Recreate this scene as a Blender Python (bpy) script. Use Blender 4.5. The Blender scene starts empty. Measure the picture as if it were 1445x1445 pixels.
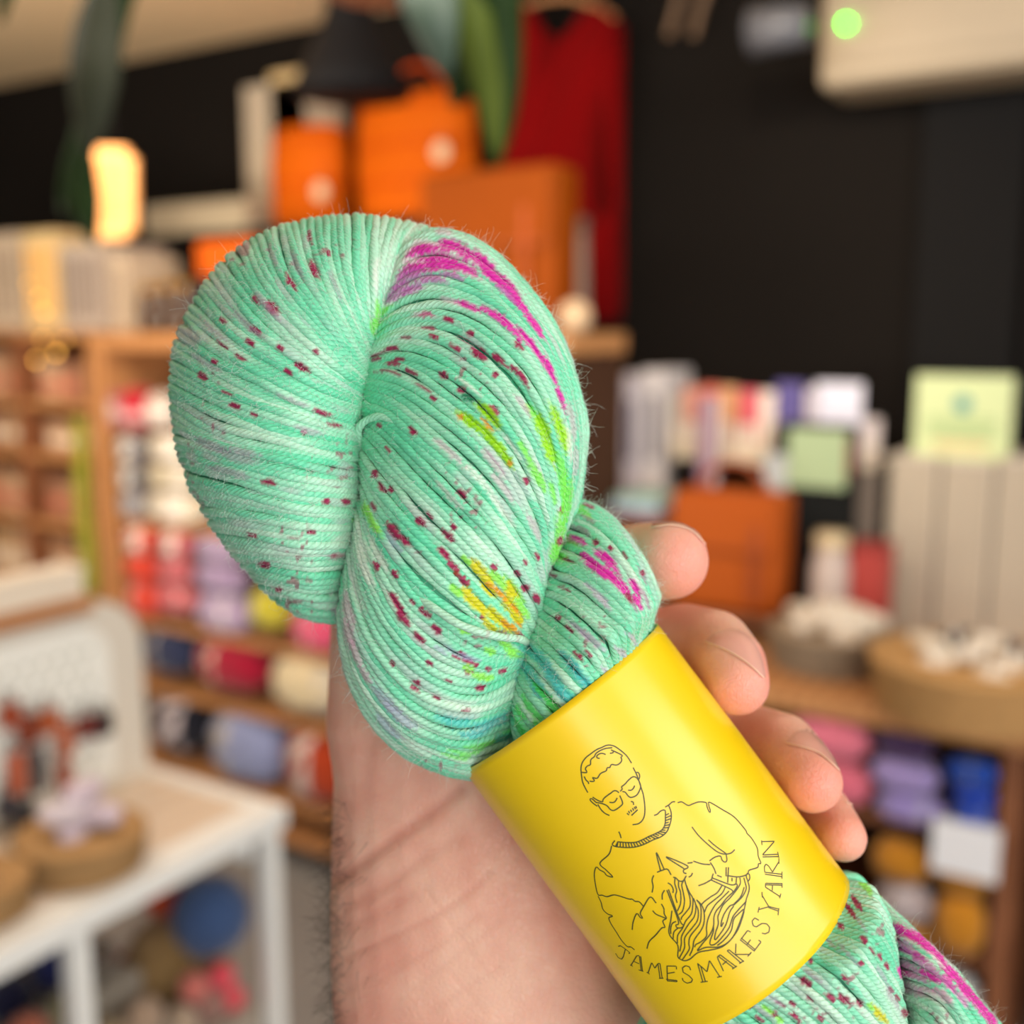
import bpy, bmesh, math, random
import numpy as np
from mathutils import Vector, Matrix
from mathutils.bvhtree import BVHTree

random.seed(7); RNG = np.random.default_rng(7)
sc = bpy.context.scene
COL = sc.collection

# ------------------------------------------------------------------ camera, world, lights, exposure
F = 1549.0                                    # focal length in pixels of the 1445 px frame
YAW = math.radians(122.0); PITCH = math.radians(9.26)
CAM = np.array([0.0, 0.0, 1.50])
fw = np.array([math.cos(YAW)*math.cos(PITCH), math.sin(YAW)*math.cos(PITCH), -math.sin(PITCH)])
rt = np.cross(fw, [0, 0, 1.0]); rt /= np.linalg.norm(rt)
up = np.cross(rt, fw)
cam_d = bpy.data.cameras.new('camera'); cam = bpy.data.objects.new('camera', cam_d); COL.objects.link(cam)
cam.matrix_world = Matrix([[rt[0], up[0], -fw[0], CAM[0]], [rt[1], up[1], -fw[1], CAM[1]], [rt[2], up[2], -fw[2], CAM[2]], [0, 0, 0, 1]])
cam_d.sensor_width = 36.0; cam_d.lens = 36.0*F/1445.0
cam_d.clip_start = 0.01; cam_d.clip_end = 60
cam_d.dof.use_dof = True; cam_d.dof.focus_distance = 0.219; cam_d.dof.aperture_fstop = 7.2; cam_d.dof.aperture_blades = 0
sc.camera = cam
sc.view_settings.view_transform = 'Standard'; sc.view_settings.look = 'None'
sc.view_settings.gamma = 1.0; sc.view_settings.use_curve_mapping = False
sc.view_settings.exposure = 0.0
sc.cycles.use_denoising = True
sc.cycles.max_bounces = 8

world = bpy.data.worlds.new('world'); sc.world = world; world.use_nodes = True
bg = world.node_tree.nodes['Background']
bg.inputs['Color'].default_value = (0.93, 0.96, 1.0, 1); bg.inputs['Strength'].default_value = 0.31

def look_rot(src, dst):
    return (Vector(dst) - Vector(src)).to_track_quat('-Z', 'Y').to_euler()
def area(name, src, dst, w, h, power, color):
    l = bpy.data.lights.new(name, 'AREA'); l.shape = 'RECTANGLE'; l.size = w; l.size_y = h; l.energy = power; l.color = color
    o = bpy.data.objects.new(name, l); COL.objects.link(o); o.location = src; o.rotation_euler = look_rot(src, dst); return o
def spot(name, src, dst, power, color, ang=60, blend=0.8, rad=0.05):
    l = bpy.data.lights.new(name, 'SPOT'); l.energy = power; l.color = color; l.spot_size = math.radians(ang); l.spot_blend = blend; l.shadow_soft_size = rad
    o = bpy.data.objects.new(name, l); COL.objects.link(o); o.location = src; o.rotation_euler = look_rot(src, dst); return o
def camw(x, y, z):                            # metres right / up / ahead of the camera -> world
    return tuple(CAM + x*rt + y*up + z*fw)
# the shop window behind and to the right of the photographer, the warm ceiling spots, plus two added fill lights
area('shop_window_light', camw(1.55, 1.0, -0.45), camw(0.05, -0.02, 0.24), 1.2, 1.3, 33, (1.0, 0.985, 0.96))
area('shop_daylight', (2.5, -0.9, 1.6), (-0.9, 2.2, 1.2), 3.0, 2.0, 84, (1.0, 0.97, 0.93))
area('ceiling_fill_light', (-2.3, 0.5, 1.0), (-2.7, 2.1, 2.7), 1.2, 0.6, 34, (1.0, 0.86, 0.68))  # added light out of view, aimed upward only to brighten the ceiling
area('overhead_fill_light', (-0.9, 0.95, 2.33), (-1.0, 2.5, 1.0), 3.0, 0.5, 33, (1.0, 0.93, 0.84))  # added overhead fill for the shelves and goods, no fitting behind it
spot('warm_ceiling_spot', (-1.7, 1.1, 2.25), (-2.3, 2.4, 1.25), 38, (1.0, 0.72, 0.42), 70)
spot('warm_ceiling_spot', (-0.5, 1.2, 2.35), (-0.95, 2.3, 1.75), 36, (1.0, 0.80, 0.55), 60)

# ------------------------------------------------------------------ helpers
def ray(px, py):
    d = rt*((px-722.5)/F) + up*(-(py-722.5)/F) + fw
    return d
def on_y(px, py, Y):
    d = ray(px, py); t = (Y-CAM[1])/d[1]; return CAM + d*t
def on_x(px, py, X):
    d = ray(px, py); t = (X-CAM[0])/d[0]; return CAM + d*t
def on_z(px, py, Z):
    d = ray(px, py); t = (Z-CAM[2])/d[2]; return CAM + d*t
def mmw(P):                                   # camera-space millimetres (right, up, ahead) -> world metres
    P = np.asarray(P, float)*0.001
    return CAM + P[..., 0:1]*rt + P[..., 1:2]*up + P[..., 2:3]*fw
def pxz(px, py, z):                           # pixel + depth in mm -> camera-space mm
    px = np.asarray(px, float); py = np.asarray(py, float); z = np.asarray(z, float)
    return np.stack([(px-722.5)/F*z, -(py-722.5)/F*z, z+0*px], -1)
def s2l(c):
    return tuple(((v/255.0)/12.92 if v/255.0 <= 0.04045 else ((v/255.0+0.055)/1.055)**2.4) for v in c)

MATS = {}
def mat(name, col, rough=0.6, noise=0.0, scale=30.0, bump=0.0, bscale=None, metal=0.0, emit=0.0, coat=0.0, sheen=0.0, kind='noise', col2=None, sss=0.0, alpha=1.0):
    if name in MATS: return MATS[name]
    m = bpy.data.materials.new(name); m.use_nodes = True; nt = m.node_tree; n = nt.nodes; L = nt.links
    b = n['Principled BSDF']; c = s2l(col)
    b.inputs['Base Color'].default_value = (*c, 1); b.inputs['Roughness'].default_value = rough; b.inputs['Metallic'].default_value = metal
    b.inputs['Coat Weight'].default_value = coat; b.inputs['Sheen Weight'].default_value = sheen
    if rough >= 0.6: b.inputs['Specular IOR Level'].default_value = 0.15
    if sss: b.inputs['Subsurface Weight'].default_value = sss; b.inputs['Subsurface Scale'].default_value = 0.01
    if emit: b.inputs['Emission Color'].default_value = (*c, 1); b.inputs['Emission Strength'].default_value = emit
    tc = n.new('ShaderNodeTexCoord')
    if noise or col2:
        t = n.new('ShaderNodeTexWave' if kind == 'wave' else 'ShaderNodeTexNoise')
        t.inputs['Scale'].default_value = scale
        if kind == 'wave': t.inputs['Distortion'].default_value = 4.0; t.inputs['Detail'].default_value = 2.0
        else: t.inputs['Detail'].default_value = 5.0
        L.new(tc.outputs['Object'], t.inputs['Vector'])
        mx = n.new('ShaderNodeMix'); mx.data_type = 'RGBA'
        c2 = s2l(col2) if col2 else tuple(v*(1-noise) for v in c)
        mx.inputs[6].default_value = (*c, 1); mx.inputs[7].default_value = (*c2, 1)
        L.new(t.outputs['Fac'], mx.inputs[0]); L.new(mx.outputs[2], b.inputs['Base Color'])
    if bump:
        t2 = n.new('ShaderNodeTexNoise'); t2.inputs['Scale'].default_value = bscale or scale*4; t2.inputs['Detail'].default_value = 4
        L.new(tc.outputs['Object'], t2.inputs['Vector'])
        bp = n.new('ShaderNodeBump'); bp.inputs['Strength'].default_value = bump; bp.inputs['Distance'].default_value = 0.002
        L.new(t2.outputs['Fac'], bp.inputs['Height']); L.new(bp.outputs['Normal'], b.inputs['Normal'])
    MATS[name] = m; return m

def tag(o, label=None, cat=None, group=None, kind=None):
    if label: o['label'] = label
    if cat: o['category'] = cat
    if group: o['group'] = group
    if kind: o['kind'] = kind
    return o
def empty(name, loc=(0, 0, 0), rz=0.0, parent=None):
    o = bpy.data.objects.new(name, None); o.empty_display_size = 0.05; COL.objects.link(o)
    o.location = loc; o.rotation_euler = (0, 0, rz)
    if parent: o.parent = parent
    return o
def link(name, me, m=None, parent=None, smooth=False):
    o = bpy.data.objects.new(name, me); COL.objects.link(o)
    if m is not None and len(me.materials) == 0: me.materials.append(m)
    if parent: o.parent = parent
    if smooth: me.polygons.foreach_set('use_smooth', [True]*len(me.polygons))
    return o
def obj(name, bm, m=None, parent=None, smooth=False):
    bmesh.ops.recalc_face_normals(bm, faces=bm.faces)
    me = bpy.data.meshes.new(name); bm.to_mesh(me); bm.free(); return link(name, me, m, parent, smooth)
def quad_mesh(name, V, Q, smooth=True):
    me = bpy.data.meshes.new(name); V = np.asarray(V, np.float32); Q = np.asarray(Q, np.int32)
    me.vertices.add(len(V)); me.vertices.foreach_set('co', V.ravel())
    me.loops.add(Q.size); me.loops.foreach_set('vertex_index', Q.ravel())
    me.polygons.add(len(Q)); me.polygons.foreach_set('loop_start', np.arange(len(Q), dtype=np.int32)*Q.shape[1])
    me.polygons.foreach_set('use_smooth', np.full(len(Q), smooth))
    me.update(calc_edges=True); return me

def cr0(P, n=8):
    P = np.asarray(P, float); E = np.vstack([2*P[0]-P[1], P, 2*P[-1]-P[-2]]); out = []
    t = np.linspace(0, 1, n, endpoint=False)[:, None]
    for i in range(len(P)-1):
        a, b, c, d = E[i], E[i+1], E[i+2], E[i+3]
        out.append(0.5*((2*b)+(c-a)*t+(2*a-5*b+4*c-d)*t**2+(-a+3*b-3*c+d)*t**3))
    out.append(P[-1:]); return np.vstack(out)
def resample0(P, k):
    d = np.r_[0, np.cumsum(np.linalg.norm(np.diff(P, axis=0), axis=1))]; s = np.linspace(0, d[-1], k)
    return np.stack([np.interp(s, d, P[:, j]) for j in range(P.shape[1])], 1)
# ================================================================== THE SHOP
def bx(bm, x0, x1, y0, y1, z0, z1, bev=0.0):
    r = bmesh.ops.create_cube(bm, size=1.0); vs = r['verts']
    for v in vs: v.co = Vector((x0+(v.co.x+.5)*(x1-x0), y0+(v.co.y+.5)*(y1-y0), z0+(v.co.z+.5)*(z1-z0)))
    if bev:
        es = list({e for v in vs for e in v.link_edges}); bmesh.ops.bevel(bm, geom=es, offset=bev, segments=2, profile=0.6, affect='EDGES')
def box(name, a, m, parent=None, bev=0.0):
    bm = bmesh.new(); bx(bm, *a, bev); return obj(name, bm, m, parent)
def cyl(bm, c, r0, r1, h, seg=20, axis='z'):
    M = Matrix.Translation(c) @ {'z': Matrix.Identity(4), 'x': Matrix.Rotation(math.pi/2, 4, 'Y'), 'y': Matrix.Rotation(math.pi/2, 4, 'X')}[axis]
    bmesh.ops.create_cone(bm, cap_ends=True, segments=seg, radius1=r0, radius2=r1, depth=h, matrix=M)
def lathe(bm, prof, c, seg=28, sx=1.0, sy=1.0):
    rings = []
    for r, z in prof: rings.append([bm.verts.new((c[0]+sx*r*math.cos(2*math.pi*i/seg), c[1]+sy*r*math.sin(2*math.pi*i/seg), c[2]+z)) for i in range(seg)])
    for a, b in zip(rings, rings[1:]):
        for i in range(seg): bm.faces.new((a[i], a[(i+1) % seg], b[(i+1) % seg], b[i]))
    bm.faces.new(rings[0][::-1]); bm.faces.new(rings[-1])
def wire(bm, P, r, seg=6):
    V, Q, _ = tube0(np.array(P, float), r, seg); vs = [bm.verts.new(tuple(v)) for v in V]
    for q in Q: bm.faces.new([vs[i] for i in q])
def tube0(P, R, ns):
    T = np.gradient(P, axis=0); T /= np.linalg.norm(T, axis=1)[:, None]+1e-9; A = np.cross(T, [0.2, 0.31, 0.93]); A /= np.linalg.norm(A, axis=1)[:, None]+1e-9; B = np.cross(T, A)
    th = np.arange(ns)*2*math.pi/ns; V = P[:, None]+R*(np.cos(th)[None, :, None]*A[:, None]+np.sin(th)[None, :, None]*B[:, None]); n = len(P)
    i = np.arange(n-1)[:, None]*ns; j = np.arange(ns)[None]; k = (np.arange(ns)+1)[None] % ns
    return V.reshape(-1, 3), np.stack([i+j, i+k, i+ns+k, i+ns+j], -1).reshape(-1, 4), None
WOOD = mat('shelf_wood', (196, 142, 92), 0.5, scale=9, kind='wave', col2=(172, 116, 70))
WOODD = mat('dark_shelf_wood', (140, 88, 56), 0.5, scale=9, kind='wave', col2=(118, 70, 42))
WHITE = mat('white_paint', (232, 234, 232), 0.4)
PAPER = mat('paper', (236, 230, 224), 0.6); PAPERG = mat('grey_paper', (168, 168, 172), 0.6)
BLACK = mat('black_metal', (15, 15, 18), 0.6)
def YM(col):
    return mat('yarn_%d_%d_%d' % col, col, 0.9, noise=0.35, scale=60, bump=0.6, sheen=0.3)
# ---- setting
WALLY = 2.78
CEIL = float(on_y(225, 78, WALLY)[2])
def struct(name, a, m, bev=0.0): o = box(name, a, m, None, bev); o['kind'] = 'structure'; return o
struct('floor', (-7, 3.2, -2.5, WALLY, -0.05, 0), mat('concrete', (150, 148, 146), 0.55, noise=0.2, scale=3))
struct('wall_back', (-7, 3.2, WALLY, WALLY+0.1, 0, CEIL+0.2), mat('dark_wall', (24, 20, 17), 0.9, noise=0.25, scale=2, bump=0.2))
struct('wall_left', (-7.1, -7, -2.5, WALLY+.1, 0, CEIL+0.2), mat('dark_wall', (24, 20, 17), 0.9))
struct('ceiling', (-7, 3.2, -2.5, WALLY, CEIL, CEIL+0.05), mat('ceiling_paint', (238, 210, 170), 0.7))
p0 = on_y(1288, 500, WALLY); p1 = on_y(1432, 500, WALLY)
struct('trim_1', (p0[0], p1[0], WALLY-0.03, WALLY, 0, CEIL), mat('dark_panel', (22, 21, 21), 0.85), 0.004)
struct('trim_2', (p1[0]+0.02, p1[0]+0.4, WALLY-0.03, WALLY, 0, CEIL), mat('dark_panel', (22, 21, 21), 0.85), 0.004)

# ---- yarn builders
def sgp(v): return math.copysign(abs(v)**.72, v)
def yarn_hank(name, c, size, col, label, group, band=None, band_col=None, tilt=0.0, knots=False, axis='x', cat='yarn', rz=0.0):
    """A plump wound skein: ribbed body that narrows at both ends, paper band round the middle.  c = centre of its base, size = (length along axis, depth, height)"""
    root = empty(name, tuple(c), rz); root.rotation_euler = (0, tilt, rz); tag(root, label, cat, group)
    Lx, D, Hh = size; nu, nv = 34, 26; rs = random.Random(hash((round(c[0], 3), round(c[2], 3))) & 0xffff)
    V = np.zeros((nu, nv, 3))
    for i in range(nu):
        t = -1+2*i/(nu-1); prof = max(0.02, (1-abs(t)**3.2))**0.5
        for j in range(nv):
            a = 2*math.pi*j/nv; rib = 1+0.06*math.sin(7*a+t*7)+0.02*math.sin(13*a-t*15)
            ca, sa = math.cos(a), math.sin(a); ca = math.copysign(abs(ca)**.72, ca); sa = math.copysign(abs(sa)**.72, sa); V[i, j] = (t*Lx/2, ca*D/2*prof*rib, Hh/2+sa*Hh/2*prof*rib)
    if axis == 'y': V = V[..., [1, 0, 2]]
    if axis == 'z': V = np.stack([V[..., 1], (V[..., 2]-Hh/2), V[..., 0]+Lx/2], -1)
    i = np.arange(nu-1)[:, None]*nv; j = np.arange(nv)[None]; k = (np.arange(nv)+1)[None] % nv
    Q = np.stack([i+j, i+k, i+nv+k, i+nv+j], -1).reshape(-1, 4)
    bm = bmesh.new(); vs = [bm.verts.new(tuple(v)) for v in V.reshape(-1, 3)]
    for q in Q: bm.faces.new([vs[x] for x in q])
    bm.faces.new(vs[:nv][::-1]); bm.faces.new(vs[-nv:])
    obj('wound_yarn', bm, YM(col), root, True)
    if band:
        s0, s1 = band; r = 1.045; W = []
        for s in (s0, s1):
            prof = max(0.05, (1-abs(s)**3.2))**0.5
            W.append([(s*Lx/2, sgp(math.cos(2*math.pi*q/24))*D/2*r*prof, Hh/2+sgp(math.sin(2*math.pi*q/24))*Hh/2*r*prof) for q in range(24)])
        bm = bmesh.new(); rings = []
        for sc_ in (1.0, 0.985):
            for w in W:
                rr = []
                for (x, y, z) in w:
                    y *= sc_; z = (z-Hh/2)*sc_+Hh/2
                    if axis == 'y': x, y = y, x
                    if axis == 'z': x, y, z = y, z-Hh/2, x+Lx/2
                    rr.append(bm.verts.new((x, y, z)))
                rings.append(rr)
        for a_, b_ in ((0, 1), (3, 2), (2, 0), (1, 3)):
            for q in range(24): bm.faces.new((rings[a_][q], rings[a_][(q+1) % 24], rings[b_][(q+1) % 24], rings[b_][q]))
        obj('paper_band', bm, mat('band_%d_%d_%d' % band_col, band_col, 0.5) if band_col else PAPER, root, True)
    return root
def hank_px(x0, y0, x1, y1, Y, col, label, group, band=(-.35, .35), bc=None, axis='z', depth=None, **k):
    """fit a skein into a pixel rectangle on the plane y=Y"""
    xm, ym = (x0+x1)/2, (y0+y1)/2; a = on_y(x0, ym, Y); b = on_y(x1, ym, Y); t = on_y(xm, y0, Y); q = on_y(xm, y1, Y)
    w = b[0]-a[0]; h = t[2]-q[2]; d = depth or min(w, h)
    if axis == 'x': size = (w, d, h)
    elif axis == 'y': size = (d, w, h)
    else: size = (h, w, d)
    return yarn_hank('yarn_skein', ((a[0]+b[0])/2, Y+d/2, q[2]), size, col, label, group, band, bc, axis=axis, **k)
def box_px(x0, y0, x1, y1, Y, dep):
    xm, ym = (x0+x1)/2, (y0+y1)/2
    return [float(on_y(x0, ym, Y)[0]), float(on_y(x1, ym, Y)[0]), Y, Y+dep, float(on_y(xm, y1, Y)[2]), float(on_y(xm, y0, Y)[2])]

# ---- main yarn shelf (eye-high, left of centre)
Y1 = 2.12; SX0 = float(on_y(150, 600, Y1)[0]); SX1 = float(on_y(800, 600, Y1)[0]); SD = 0.27
ROWY = lambda x: [470, 737+.11*(x-200), 882+.13*(x-200), 978+.14*(x-200), 1088+.145*(x-200)]
Zr = [float(on_y(310, y, Y1)[2]) for y in ROWY(310)]
shelf = empty('yarn_shelf', (SX0, Y1, 0)); tag(shelf, 'tall open wooden shelf packed with coloured yarn behind the held skein', 'shelf')
def part(name, a, m, root, bev=0.0):
    l = root.location; return box(name, (a[0]-l.x, a[1]-l.x, a[2]-l.y, a[3]-l.y, a[4]-l.z, a[5]-l.z), m, root, bev)
T = 0.017
part('top_board', (SX0-0.02, SX1+0.01, Y1-0.015, Y1+SD, Zr[0]-0.045, Zr[0]), WOOD, shelf, 0.003)
xs = [SX0] + [float(on_y(x, 800, Y1)[0]) for x in (280, 415, 560, 700)] + [SX1-T]
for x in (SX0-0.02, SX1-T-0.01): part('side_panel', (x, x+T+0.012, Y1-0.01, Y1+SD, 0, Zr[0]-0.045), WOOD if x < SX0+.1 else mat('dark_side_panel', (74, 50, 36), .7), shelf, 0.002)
for z in Zr[1:]+[0.1]: part('shelf_board', (SX0+T, SX1-T, Y1, Y1+SD, z-T, z), WOOD, shelf, 0.002)
part('back_panel', (SX0, SX1, Y1+SD, Y1+SD+0.01, 0.05, Zr[0]-0.05), mat('shelf_back', (92, 62, 42), 0.7), shelf)
SIT = Y1+0.02
DKR = (176, 16, 40)
def snap(yc, y, knots, zs, thick):
    i = max(k for k in range(len(knots)-1) if k == 0 or yc > knots[k]+1); t = (y-knots[i])/(knots[i+1]-knots[i]); t = 0 if t < .12 else (1 if t > .9 else t); zt = zs[i]-(thick if i else .046); zb = zs[i+1]
    return zt+(zb-zt)*min(1.0, max(0.0, t))
def H(x0, y0, x1, y1, col, label, band=(-.4, .4), bc=None, axis='z', Y=None, group='skeins packed in the tall wooden shelf', **k):
    Y = Y or SIT; xm = (x0+x1)/2; kn, zz, th_ = (ROWY(xm), Zr, .018) if Y == SIT else (ROWR(xm), ZR3, .04)
    w0, w1 = float(on_y(x0, y0, Y)[0]), float(on_y(x1, y0, Y)[0]); zt, zb = snap((y0+y1)/2, y0, kn, zz, th_), snap((y0+y1)/2, y1-.5, kn, zz, th_)
    if Y == SIT: w0 = max(w0, SX0+.042)
    else: w1 = min(w1, CX1-.004)
    w = (w1-w0)*.955; h = zt-zb; d = min(w, h)*1.0; d = max(.05, min(d, .2)); size = (w, d*.9, h*.915) if axis == 'x' else (h*.96, w*.9, d*.9)
    return yarn_hank('yarn_skein', ((w0+w1)/2, Y+d*.5-.045, zb+h*(.042 if axis == 'x' else .02)), size, col, label, group, band, bc, axis=axis, **k)
H(171, 528, 209, 596, (196, 14, 44), 'bright red yarn skein in the top left of the tall shelf', bc=(230, 190, 196), band=(-.5, -.1))
H(154, 532, 170, 596, (196, 120, 128), 'dusty pink yarn skein at the left end of the top shelf row')
H(210, 534, 246, 596, (214, 200, 190), 'small off white yarn skein beside the bright red one', band=(-.2, .3))
H(166, 600, 208, 648, (112, 110, 118), 'grey yarn skein at the top of the grey pile', axis='x')
H(166, 648, 208, 690, (98, 98, 106), 'darker grey yarn skein in the middle of the grey pile', axis='x')
H(160, 690, 208, 733, (140, 138, 146), 'grey yarn skein with broad pale label at the bottom of the grey pile', axis='x', band=(-.7, .5))
H(210, 600, 292, 646, (212, 200, 176), 'cream yarn skein on top of the cream pile', axis='x')
H(210, 646, 292, 690, (206, 194, 168), 'cream yarn skein in the middle of the cream pile', axis='x', band=(.2, .6))
H(208, 690, 294, 734, (220, 208, 186), 'cream yarn skein at the bottom of the cream pile', axis='x', band=(-.3, .5))
H(168, 742, 226, 782, (210, 66, 42), 'orange red yarn skein on top of the coral pile', axis='x')
H(166, 782, 226, 820, (222, 60, 36), 'orange red yarn skein in the middle of the coral pile', axis='x', band=(-.1, .1), bc=(222, 90, 60))
H(165, 820, 226, 868, (216, 62, 40), 'orange red yarn skein with white label at the bottom of the coral pile', axis='x', band=(-.8, -.1))
H(229, 742, 276, 784, (198, 92, 100), 'rose pink yarn skein on top of the pink pile', axis='x')
H(229, 784, 276, 822, (202, 104, 112), 'rose pink yarn skein in the middle of the pink pile', axis='x', band=(-.1, .1), bc=(210, 120, 126))
H(224, 822, 277, 872, (204, 100, 108), 'rose pink yarn skein with big white label under the pink pile', axis='x', band=(-.8, .6))
H(279, 742, 348, 790, (170, 150, 184), 'lilac yarn skein on top of the lilac pile', axis='x', band=(-.1, .1), bc=(176, 156, 190))
H(279, 790, 350, 832, (164, 142, 180), 'lilac yarn skein in the middle of the lilac pile', axis='x', band=(-.1, .1), bc=(176, 156, 190))
H(277, 832, 352, 884, (176, 156, 190), 'lilac yarn skein with white label at the bottom of the lilac pile', axis='x', band=(-.85, .4))
H(354, 824, 408, 886, (196, 186, 54), 'chartreuse yellow yarn skein right of the lilac pile', axis='x', band=(-.9, -.4))
H(412, 846, 482, 900, (222, 84, 120), 'hot pink yarn skein peeping out below the held skein', axis='x', band=(-.9, -.1))
H(400, 770, 470, 822, (190, 150, 90), 'ochre yarn skein hidden behind the held skein', axis='x')
H(198, 889, 270, 962, (44, 52, 84), 'navy yarn skein with cream label in the third shelf row', axis='x', band=(-.85, -.1), bc=(196, 186, 180))
H(272, 886, 372, 978, (160, 10, 48), 'deep crimson yarn skein with cream label in the third shelf row', axis='x', band=(-.8, -.2), bc=(214, 190, 172))
H(376, 893, 482, 1000, (226, 208, 170), 'chunky cream yarn skein in the third shelf row', axis='x', band=(.5, .85), bc=(190, 184, 180))
H(204, 990, 282, 1076, (26, 28, 42), 'black yarn ball with round pale label in the bottom row', axis='x', band=(-.3, .55), bc=(206, 194, 200))
H(286, 990, 392, 1098, (152, 162, 206), 'periwinkle blue yarn skein in the bottom row', axis='x', band=(-.6, -.15), bc=(176, 170, 168))
H(394, 1004, 480, 1116, (184, 64, 26), 'rust orange yarn skein with pale label in the bottom row', axis='x', band=(-.5, .2), bc=(206, 190, 184))
for i, (x, c, nm) in enumerate(((500, (60, 90, 120), 'slate blue'), (574, (150, 60, 60), 'brick red'), (647, (90, 120, 80), 'moss green'))):
    H(x, 770, x+74, 840, c, nm+' yarn skein in the tall shelf behind the held skein', axis='x'); H(x, 920, x+76, 1000, tuple(min(255, v+30) for v in c), 'paler '+nm+' yarn skein in the row below', axis='x')

# ---- second, taller shelf on the far left with pattern packs
Y2 = 2.12; AX_0 = float(on_y(-60, 600, Y2)[0]); AX_1 = SX0-0.06
tz = float(on_y(90, 330, Y2+0.1)[2]); zl = [float(on_y(70, y, Y2)[2]) for y in (468, 566, 640, 735, 830, 940)]
s2 = empty('pattern_shelf', (AX_0, Y2, 0)); tag(s2, 'wooden shelf of kraft packs at the far left under small warm lights', 'shelf')
for z in zl+[0.12]: part('shelf_board', (AX_0, AX_1, Y2, Y2+SD, z-0.022, z), WOOD, s2, 0.002)
for x in (AX_0-0.03, float(on_y(26, 600, Y2)[0]), AX_1-0.004): part('upright', (x, x+0.026, Y2-0.005, Y2+SD, 0, zl[0]), WOODD if x < AX_1-0.1 else WOOD, s2, 0.002)
part('back_panel', (AX_0, AX_1, Y2+SD, Y2+SD+0.01, 0.05, zl[0]), mat('shelf_back2', (120, 86, 60), 0.7), s2)
KR = [(196, 156, 124), (176, 132, 100), (204, 170, 138), (160, 116, 92), (188, 150, 110)]
cols2 = [(-42, -13), (-8, 20), (43, 68), (73, 100), (105, 130)]; nms = ('first', 'second', 'third', 'fourth', 'fifth'); rws = ('upper', 'second', 'third', 'fourth', 'lowest')
for r in range(5):
    yb = (566, 640, 735, 830, 940)[r]; yt = (468, 566, 640, 735, 830)[r]
    for c_, (xa, xb) in enumerate(cols2):
        hh = (yb-yt)*random.uniform(0.55, 0.8); a = box_px(xa, 590, xb, 610, Y2+0.03+random.uniform(0, .03), 0.17); a[0] = float(on_y(xa, 600, Y2)[0]); a[1] = float(on_y(xb, 600, Y2)[0]); a[4] = zl[r+1]+0.0005; a[5] = a[4]+(zl[r]-.022-zl[r+1])*random.uniform(.6, .85)
        rt_ = empty('kraft_pack', ((a[0]+a[1])/2, a[2], a[4])); tag(rt_, 'kraft pack, %s from the left in the %s row of the far left shelf' % (nms[c_], rws[r]), 'box', 'kraft packs in the far left shelf')
        col = KR[(r*3+c_) % 5]; part('carton', a, mat('kraft_%d_%d_%d' % col, col, 0.7, noise=0.2, scale=25), rt_, 0.006)
        zz = (a[5]-a[4]); part('label', (a[0]+0.008, a[1]-0.008, a[2]-0.002, a[2], a[4]+zz*.25, a[4]+zz*.55), mat('kraft_label_%d' % (r % 2), ((196, 120, 96), (230, 210, 186))[r % 2], 0.6), rt_)
# goods on top of the far left shelf
def simple(name, label, cat, a, m, bev=0.004, group=None, parts=()):
    r = empty(name, ((a[0]+a[1])/2, a[2], a[4])); tag(r, label, cat, group); part('body', a, m, r, bev)
    for nm, b, mm in parts: part(nm, b, mm, r, 0.001)
    return r
def with_strips(name, label, cat, a, m, mstrip, n, vertical=True, pn='stripe', group=None):
    ps = []
    for i in range(n):
        t0 = (i+.25)/n; t1 = (i+.7)/n
        if vertical: ps.append((pn, (a[0]+(a[1]-a[0])*t0, a[0]+(a[1]-a[0])*t1, a[2]-0.003, a[2], a[4]+.15*(a[5]-a[4]), a[5]-.15*(a[5]-a[4])), mstrip))
        else: ps.append((pn, (a[0]+.12*(a[1]-a[0]), a[1]-.12*(a[1]-a[0]), a[2]-0.003, a[2], a[4]+(a[5]-a[4])*t0, a[4]+(a[5]-a[4])*t1), mstrip))
    return simple(name, label, cat, a, m, 0.004, group, ps)
def on_top(a, z): a = list(a); d = z-a[4]; a[4] = z+0.0005; a[5] = max(a[5], z+0.02); return a
Zt = zl[0]
with_strips('booklet_box', 'pale box of booklets at the left edge above the far left shelf', 'box', on_top(box_px(-40, 330, 30, 467, Y2+.05, .25), Zt), mat('pale_box', (196, 178, 156), .6), mat('pale_box_strip', (150, 132, 116), .6), 5)
with_strips('gift_box', 'cream gift box with golden stripes above the far left shelf', 'box', on_top(box_px(36, 326, 80, 467, Y2+.03, .2), Zt), mat('cream_box', (224, 196, 144), .5), mat('gold_strip', (232, 170, 84), .4), 3)
with_strips('booklet_box', 'grey striped box of knitting booklets beside the golden box', 'box', on_top(box_px(86, 344, 144, 467, Y2+.03, .25), Zt), mat('grey_box', (178, 164, 152), .6), mat('grey_strip', (120, 106, 100), .6), 6)
with_strips('booklet_box', 'small pale box of booklets right of the grey striped one', 'box', on_top(box_px(156, 360, 180, 467, Y1+.05, .2), Zr[0]), mat('pale_box', (196, 178, 156), .6), mat('pale_box_strip', (150, 132, 116), .6), 2)
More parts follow.
